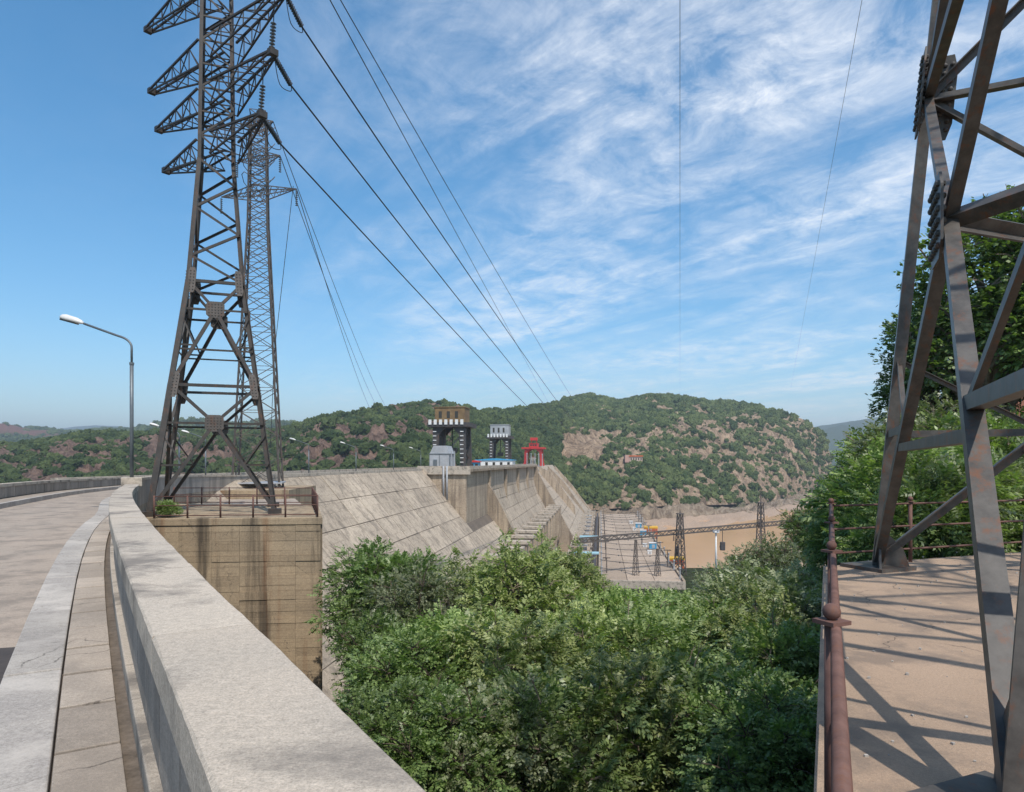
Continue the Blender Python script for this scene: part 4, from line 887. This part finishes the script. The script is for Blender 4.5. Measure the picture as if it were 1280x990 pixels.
g0, g1 = P(722, 676, 228), P(1006, 651, 285)
gd = thing('lattice_girder', (g0 + g1) / 2, 'long horizontal lattice girder spanning the switchyard above the river', 'girder')
dirg = (g1 - g0).normalized(); sg = Vector((dirg.y, -dirg.x, 0)); upv = Vector((0, 0, 1)); nn = 46
for e in (-1, 1):
    for z in (-.75, .75): MB().bar(g0 + sg * e * .8 + upv * z, g1 + sg * e * .8 + upv * z, .3).build('chord', M['steel2'], gd)
    m = MB()
    for k in range(nn): p, r_ = (-.75, .75) if k % 2 else (.75, -.75); m.bar(g0.lerp(g1, k / nn) + sg * e * .8 + upv * p, g0.lerp(g1, (k + 1) / nn) + sg * e * .8 + upv * r_, .22)
    m.build('web', M['steel2'], gd)
for f in (.24, .30, .37, .41): 
    p = g0.lerp(g1, f) - upv * .75; insulator(MB(), p, p - upv * 2.6, 6, .35).build('insulator_string', M['porcelain'], gd, True)
p = g0.lerp(g1, .585) - upv * .75
wt = thing('hanging_weight', p - upv * 7, 'dark box hanging by a rope below the lattice girder', 'counterweight'); MB().tube([p, p - upv * 4.6], .12, 5).build('rope', M['wire'], wt); MB().box(p - upv * 6.2, 1.7, 1.5, 3.2).build('weight', M['black'], wt, bevel=.1); MB().tube([p - upv * 4.6 + sg * 0, p - upv * 5.6 - dirg * 1.4, p - upv * 6.6 - dirg * 1.6], .07, 5).build('loop', M['wire'], wt)
p = g0.lerp(g1, .385) - upv * 9; wt = thing('hanging_weight', p, 'dark cylinder hanging below the girder over the powerhouse edge', 'counterweight'); MB().lathe(p, (0, 0, 1), [(.3, 0), (.75, .2), (.75, 3.6), (.2, 3.9)], 10).build('weight', M['black'], wt); MB().tube([p + upv * 3.9, p + upv * 8.2], .12, 5).build('rope', M['wire'], wt)
for px, d, h, lab in ((850, 246, 22.5, 'lattice mast at the powerhouse corner carrying the girder'), (951, 270, 25, 'lattice mast rising from the river edge under the girder, with a spike'), (997, 282, 21, 'lattice mast at the girder end beside the foreground trees')):
    b_ = P(px, 577, d); b_.z = -41.5; lattice_mast(b_, h, 3.2, 1.4, M['steel2'], lab, 'lattice_column', 'girder masts', .2, 7 if px == 951 else 2)
b_ = P(895, 577, 252); b_.z = -41.5; t = thing('floodlight_mast', b_, 'white floodlight pole in front of the muddy river', 'light pole'); MB().lathe(b_, (0, 0, 1), [(.45, 0), (.28, 15)], 10).build('pole', M['white'], t, True)
MB().lathe(b_ + upv * 15, (0, 0, 1), [(.5, 0), (1.2, .2), (1.2, .5), (.4, .7)], 10).build('platform', M['white'], t)
for k in range(5): MB().box(b_ + Vector((math.cos(k * 1.256) * 1.1, math.sin(k * 1.256) * 1.1, 15.9)), .5, .4, .6, k).build('lamp_head', M['greysheet'], t)
for k, (px, py, col, s_) in enumerate(((798, 660, 'blue', 3.4), (804, 669, 'blue', 3.2), (816, 686, 'blue', 3.2), (789, 655, 'white', 2.2), (793, 663, 'white', 1.8), (806, 684, 'white', 1.8), (812, 693, 'white', 1.8))):
    p = G(px, py, ZR); t = thing('equipment_cabinet', p, ['blue cabinet on the powerhouse roof edge, farthest along', 'blue cabinet on the powerhouse roof next to the far orange hoist', 'blue cabinet on the roof nearest the lattice mast', '', '', '', ''][k] or 'small white cabinet on the powerhouse roof', 'cabinet', 'roof cabinets')
    MB().box(p + upv * s_ * .4, s_, s_ * .8, s_ * .8, -.13).build('body', M[col], t, bevel=.12); MB().box(p + upv * (s_ * .8 + .12), s_ * 1.12, s_ * .9, .24, -.13).build('lid', M['white'], t); MB().box(p + Vector((0, -s_ * .41, s_ * .38)), s_ * .4, .06, s_ * .5, -.13).build('door', M['greysheet'], t)
for k, (px, py, s_, zb) in enumerate(((811, 671, 7.5, -42), (842, 711, 6.0, -42))):
    p = G(px, py, -41.5) + VX * 1.0; p.z = zb; t = thing('tailrace_hoist', p, ['orange hoist with yellow roof beside the powerhouse, farther off', 'orange hoist with yellow roof beside the powerhouse, by the corner mast'][k], 'hoist')
    for i in (-1, 1):
        for j in (-1, 1): MB().box(p + VX * i * s_ * .42 + UX * j * s_ * .25 + upv * s_ * .2, .7, .7, s_ * .5, -.13).build('leg', M['orange'], t)
    MB().box(p + upv * s_ * .55, s_ * .95, s_ * .6, s_ * .3, -.13).build('body', M['orange'], t, bevel=.1); MB().box(p + upv * s_ * .78, s_ * 1.0, s_ * .66, s_ * .16, -.13).build('roof', M['yellow'], t, bevel=.2)
for k in range(16):
    u = 240 + 16 * k; v = 24.6 if k % 2 else 2.2; h = 5.5 + (k * 7 % 3); t = thing('roof_pole', UV(u, v, ZR), 'thin grey equipment pole standing along the powerhouse roof edge', 'pole', 'poles along the powerhouse roof')
    MB().lathe(UV(u, v, ZR), (0, 0, 1), [(.2, 0), (.13, h)], 6).build('shaft', M['steel2'], t); MB().uvbox(u - .15, u + .15, v - 1.3, v + 1.3, ZR + h - .3, ZR + h).build('crossbar', M['steel2'], t)
# terrace with retaining wall and small buildings on the far bank
rw = thing('retaining_wall', P(965, 625, 780), 'long stone retaining wall on the far river bank', 'wall')
for k in range(9):
    a = P(929 + 9.5 * k, 577, 700 + 22 * k); b = P(938.2 + 9.5 * k, 577, 721 + 22 * k); zt = -34 + 1.2 * (k % 3 == 0) ; MB().hexa([zz(a, -48), zz(b, -48), zz(b + Vector((0, 2, 0)), -48), zz(a + Vector((0, 2, 0)), -48), zz(a, zt), zz(b, zt), zz(b + Vector((0, 2, 0)), zt), zz(a + Vector((0, 2, 0)), zt)]).build('wall_bay', M['damside'], rw)
p = P(966, 629, 735); t = thing('barge_shed', p, 'small dark red shed below the far retaining wall', 'shed'); MB().box(p + upv * 1.5, 14, 6, 5).build('wall', M['brick'], t); MB().box(p + upv * 4.3, 15, 7, .7).build('roof', M['black'], t)
p = P(791, 574, 640); t = thing('hillside_house', p - upv * 3, 'small pink house with terracotta roof among the trees on the mountain', 'house'); MB().box(p + Vector((-5.5, 0, .5)), 4.5, 6, 7).build('tower_wall', metal('pink_plaster', (0.55, 0.33, 0.26), None, .8), t); MB().box(p + Vector((2.5, 0, 0)), 12, 6, 5).build('wall', metal('pale_plaster', (0.6, 0.45, 0.36), None, .8), t); MB().box(p + Vector((2.5, 0, 3.0)), 13, 7.5, 1.0).build('roof', M['orange'], t)
for k in range(5): MB().box(p + Vector((-2 + 2.3 * k, -3.02, .2)), 1.1, .12, 2.2).build('window', M['glass'], t)

# ------------------------------------------------------------------ trees
def leaf_mesh(name, mat, sprays, nleaf, ll, lw, rach, seed):
    """sprays: (n,3) position, (n,3) direction, (n,) size"""
    r = np.random.default_rng(seed); pos, dr, sz = sprays; n = len(pos)
    dr = dr / np.linalg.norm(dr, axis=1, keepdims=True); upv_ = np.array([0, 0, 1.0]) + r.normal(0, .35, (n, 3))
    sd = np.cross(dr, upv_); sd /= np.linalg.norm(sd, axis=1, keepdims=True) + 1e-6; un = np.cross(sd, dr)
    tp = []; 
    k = 0
    for i in range(nleaf):
        f = (i // 2 + 1) / (nleaf // 2 + 1); s_ = 1 if i % 2 else -1
        if i == nleaf - 1 and nleaf % 2: f, s_ = 1.0, 0
        d0 = np.array([f * rach, 0, -.22 * f * f * rach]); ax = np.array([.45 if s_ else 1.0, s_ * .9, -.25]); ax /= np.linalg.norm(ax); wv = np.cross(ax, [0, 0, 1]); wv /= np.linalg.norm(wv)
        L_ = ll * (1.0 - .35 * abs(f - .45)); tp.append([d0, d0 + ax * L_ * .45 + wv * lw - np.array([0, 0, .2 * lw]), d0 + ax * L_ - np.array([0, 0, .18 * L_]), d0 + ax * L_ * .45 - wv * lw - np.array([0, 0, .2 * lw])])
    tp = np.array(tp)                                    # nleaf,4,3
    T = np.broadcast_to(tp, (n,) + tp.shape).copy(); T += r.normal(0, .09 * ll, (n, nleaf, 1, 3))
    T *= sz[:, None, None, None]
    W = pos[:, None, None, :] + T[..., 0:1] * dr[:, None, None, :] + T[..., 1:2] * sd[:, None, None, :] + T[..., 2:3] * un[:, None, None, :]
    V = W.reshape(-1, 3); q = len(V) // 4; me = bpy.data.meshes.new(name); me.vertices.add(len(V)); me.vertices.foreach_set('co', V.ravel())
    me.loops.add(q * 4); me.loops.foreach_set('vertex_index', np.arange(q * 4)); me.polygons.add(q); me.polygons.foreach_set('loop_start', np.arange(q) * 4); me.polygons.foreach_set('loop_total', np.full(q, 4)); me.update(calc_edges=True); me.materials.append(mat); return me
def make_tree(seed, h, rad, n_clump, n_spray, nleaf, ll, lw, rach, mat, crown_lo=.35, flat=1.0):
    r = np.random.default_rng(seed); rr = random.Random(seed)
    cz = h * (crown_lo + 1) / 2; hz = h * (1 - crown_lo) / 2; cl = []
    while len(cl) < n_clump:
        d = r.normal(0, 1, 3); d /= np.linalg.norm(d); f = r.uniform(.35, .92) ** .7
        if d[2] < -.55: continue
        cl.append((np.array([d[0] * rad * f * r.uniform(.8, 1.15), d[1] * rad * f * r.uniform(.8, 1.15), cz + d[2] * hz * f * flat]), rad * r.uniform(.17, .36)))
    wood = MB(); tr = [(0, 0, -1.0)]; 
    for k in range(1, 6): tr.append((rr.uniform(-.12, .12) * k, rr.uniform(-.12, .12) * k, h * .68 * k / 5))
    wood.tube(tr, [h * .028 * (1 - .75 * i / 5) for i in range(6)], 8); twig = MB()
    P_, D_, Z_ = [], [], []; per = n_spray // n_clump
    for c, cr in cl:
        tz = min(c[2] * .62, h * .62); k = max(1, min(4, int(tz / (h * .68) * 5))); b = Vector(tr[k]); e = Vector(c); m1 = b.lerp(e, .5) + Vector((rr.uniform(-.3, .3), rr.uniform(-.3, .3), .1 * h * .3))
        wood.tube([b, m1, e], [h * .010, h * .007, h * .0035], 5, False)
        for _ in range(5):
            d = Vector(r.normal(0, 1, 3)).normalized(); d.z = abs(d.z) * .7; wood.tube([e - d * .1, e + d * cr * .55 + Vector((0, 0, .1)), e + d * cr * 1.02], [h * .003, h * .0022, h * .001], 3, False)
        d = r.normal(0, 1, (per, 3)); d /= np.linalg.norm(d, axis=1, keepdims=True); f = r.uniform(.25, 1.08, (per, 1)) ** .6; p = c + d * f * cr * np.array([1.15, 1.15, .82])
        out = d * .8 + (p - np.array([0, 0, cz])) / rad * .5 + r.normal(0, .45, (per, 3)); out[:, 2] += .12
        if crown_lo == .3 and c[2] > cz:
            k0 = per // 5; sh = r.uniform(0, 1, k0); p[:k0] = c + np.stack([r.normal(0, .07, k0), r.normal(0, .07, k0), cr * .6 + sh * cr * 1.1], 1); wood.tube([Vector(c), Vector(c) + Vector((0, 0, cr * 1.7))], [h * .003, h * .001], 3, False)
        P_.append(p); D_.append(out); Z_.append(r.uniform(.6, 1.25, per))
    for c, cr in cl[::3]:
        e = Vector(c); d = (e - Vector((0, 0, cz))).normalized(); d = (d + Vector((rr.uniform(-.4, .4), rr.uniform(-.4, .4), .35))).normalized(); f1 = e + d * cr * 1.3; wood.tube([e, e + d * cr * .8 + Vector((0, 0, .06)), f1], [h * .0035, h * .0026, h * .0012], 4, False)
        for _ in range(3): g2 = e.lerp(f1, rr.uniform(.4, .85)); wood.tube([g2, g2 + (d + Vector((rr.uniform(-.9, .9), rr.uniform(-.9, .9), rr.uniform(-.3, .6)))).normalized() * cr * .45], [h * .0016, h * .0007], 3, False)
    me = leaf_mesh('crown', mat, (np.concatenate(P_), np.concatenate(D_), np.concatenate(Z_)), nleaf, ll, lw, rach, seed + 1)
    wm = bpy.data.meshes.new('trunk'); wm.from_pydata(wood.v, [], wood.f); wm.update(); wm.materials.append(M['barkpale' if seed % 2 else 'bark']); return me, wm
PROT = dict(
    A=make_tree(11, 8.0, 3.3, 44, 3600, 11, .22, .044, .50, M['leafA']),
    B=make_tree(12, 7.5, 3.0, 44, 4800, 9, .15, .042, .32, M['leafB']),
    C=make_tree(13, 7.6, 3.1, 38, 3400, 9, .20, .042, .42, M['leafC'], .3),
    D=make_tree(14, 7.0, 3.2, 46, 5200, 7, .13, .042, .25, M['leafD'], .25),
    E=make_tree(15, 12.5, 3.6, 52, 5000, 5, .17, .075, .26, M['leafB'], .22),
    F=make_tree(16, 4.2, 2.6, 34, 3600, 13, .20, .036, .50, M['leafA'], .1),
    G=make_tree(17, 4.0, 2.6, 34, 4200, 9, .15, .036, .36, M['leafD'], .1),
)
KIND = dict(A='feathery mid-green', B='dense dark-green', C='bright yellow-green', D='small-leaved grey-green', E='tall dark broad-leaved', F='low feathery green', G='low pale grey-green')
def plant(kind, x, y, ztop, s, label, name='tree', cat='tree', rz=None, group='trees on the slope'):
    H = {'A': 8, 'B': 7.5, 'C': 7.6, 'D': 7, 'E': 12.5, 'F': 4.2, 'G': 4.0}[kind]
    t = thing(name, (x, y, ztop - H * s * .97), label, cat, group); t.rotation_euler = (0, 0, random.uniform(0, 6.28) if rz is None else rz); t.scale = (s * random.uniform(.93, 1.1), s * random.uniform(.93, 1.1), s)
    for nm, me in zip(('crown', 'trunk'), PROT[kind]):
        o = bpy.data.objects.new(nm, me); COL.objects.link(o); o.parent = t
    return t
# (kind, px, y of crown top in the photo, depth, scale, distinguishing words)
TR = [('B', 480, 690, 34, .95, 'topmost at the left end of the grove, against the sloping dam face'), ('D', 520, 722, 30, .85, 'beside the grove\'s left end, below the capped piers'), ('B', 480, 775, 27, .7, 'at the grove edge beside the stained pier'),
      ('C', 590, 722, 33, .9, 'with its top just under the lowest capped pier'), ('C', 655, 700, 30, .95, 'with light shoots rising towards the dam foot'), ('C', 705, 698, 36, .8, 'with a spiky top in front of the transformer deck'), ('A', 770, 742, 34, .9, 'in front of the powerhouse end wall'),
      ('A', 845, 745, 38, .9, 'below the corner lattice mast'), ('D', 915, 712, 42, .95, 'in front of the floodlight pole and river'), ('D', 968, 682, 46, .95, 'rising before the muddy river near the terrace'), ('B', 1022, 640, 52, .9, 'dark crown behind the terrace railing corner'), ('G', 985, 705, 30, 1.2, 'leaning toward the terrace railing'),
      ('B', 515, 800, 22, .75, 'half-way down the grove\'s left side'), ('A', 575, 775, 24, .85, 'in the middle of the grove\'s left half'), ('C', 640, 790, 22, .8, 'twiggy one in the centre of the grove'), ('C', 720, 780, 25, .85, 'in the grove\'s centre below the powerhouse'), ('A', 800, 775, 26, .9, 'with drooping fronds in the grove\'s centre'), ('A', 880, 760, 29, .9, 'with drooping fronds right of the grove\'s centre'), ('C', 950, 770, 26, .8, 'sunlit one against the dark shade by the railing'), ('A', 985, 790, 20, .7, 'squeezed against the terrace wall'),
      ('B', 500, 865, 17, .55, 'smallest dark one under the parapet'), ('B', 560, 880, 16.5, .7, 'just over the parapet coping'), ('D', 620, 880, 16.5, .75, 'low in the grove near the parapet'), ('A', 700, 860, 17, .75, 'low in the grove, showing bare twigs'), ('C', 770, 850, 17.5, .75, 'low in the grove with pale leaves'), ('A', 850, 835, 18, .75, 'with long bare branches low in the grove'), ('B', 930, 850, 17, .7, 'in deep shade below the terrace wall'), ('B', 985, 880, 14.5, .6, 'tucked under the rusty handrail')]
for k, px, py, d, s, words in TR:
    p = P(px, py, d); plant(k, p.x, d, p.z, s, f'{KIND[k]} tree {words}')
# right side: tall trees and thicket behind the terrace railing
for k, px, py, d, s, words in (('E', 1240, 270, 27, 1.0, 'behind the right pylon, its crown nearest the sky'), ('E', 1180, 370, 30, .8, 'beside the right pylon leg, leaning to the river'), ('E', 1330, 230, 26, 1.1, 'cut off behind the right pylon'), ('A', 1148, 530, 27, .9, 'behind the railing corner, lower than the broad-leaved one'), ('D', 1180, 515, 24, .9, 'in the thicket behind the pylon foot'), ('A', 1205, 530, 23, .9, 'in the thicket right behind the pylon'), ('A', 1270, 520, 25, .95, 'in the thicket at the far right of the railing')):
    p = P(px, py, d); plant(k, p.x, d, p.z, s, f'{KIND[k]} tree {words}', group='trees behind the terrace')
for k, px, py, d, s, words in (('F', 1132, 615, 17, .65, 'at the railing corner'), ('G', 1165, 560, 18.5, .9, 'behind the pylon foot'), ('F', 1160, 575, 18.5, 1.0, 'behind the first railing posts'), ('G', 1215, 570, 19.5, 1.05, 'behind the middle of the back railing'), ('F', 1265, 575, 20.5, 1.05, 'behind the last visible railing post'), ('G', 1320, 560, 21.5, 1.1, 'past the end of the back railing'), ('F', 1085, 640, 20, .6, 'outside the corner post'), ('F', 1140, 640, 17.3, .65, 'low against the back railing'), ('G', 1200, 640, 18.6, .7, 'low against the back railing\'s middle'), ('F', 1260, 640, 19.4, .7, 'low against the back railing\'s far stretch')):
    p = P(px, py, d); plant(k, p.x, d, p.z, s, f'{KIND[k]} bush {words}', 'bush', 'bush', group='bushes behind the terrace railing')
pw = plant('F', -18.75, 37.0, -2.2, .24, 'small bright green weed growing at the platform corner by the parapet', 'weed', 'plant', group=None)
# brick pillars glimpsed behind the thicket
p = P(1247, 540, 34); t = thing('brick_shed', p - upv * 2, 'red brick shed glimpsed through the trees behind the right pylon', 'shed'); MB().box(p, 3.5, 3, 5).build('wall', M['brick'], t); MB().box(p + upv * 2.7, 4.2, 3.6, .4).build('roof', M['wall'], t); MB().box(p + Vector((-.3, -1.52, 0)), .9, .1, 1.3).build('window', M['glass'], t)

# ------------------------------------------------------------------ haze
hz = MB().hexa([(-6000, -300, -61), (6000, -300, -61), (6000, 9000, -61), (-6000, 9000, -61), (-6000, -300, 420), (6000, -300, 420), (6000, 9000, 420), (-6000, 9000, 420)])
hm = bpy.data.materials.new('haze_air'); hm.use_nodes = True; ht = hm.node_tree; ht.nodes.clear()
pv = N(ht, 'ShaderNodeVolumePrincipled'); pv.inputs['Color'].default_value = (0.80, 0.90, 1.0, 1); pv.inputs['Density'].default_value = 0.00018; pv.inputs['Anisotropy'].default_value = 0.2
ht.links.new(pv.outputs[0], N(ht, 'ShaderNodeOutputMaterial').inputs['Volume'])
HAZE = True
if HAZE: stuff(hz.build('haze', hm)); bpy.data.objects['haze']['label'] = 'thin bluish summer haze filling the valley air'; bpy.data.objects['haze']['category'] = 'haze'
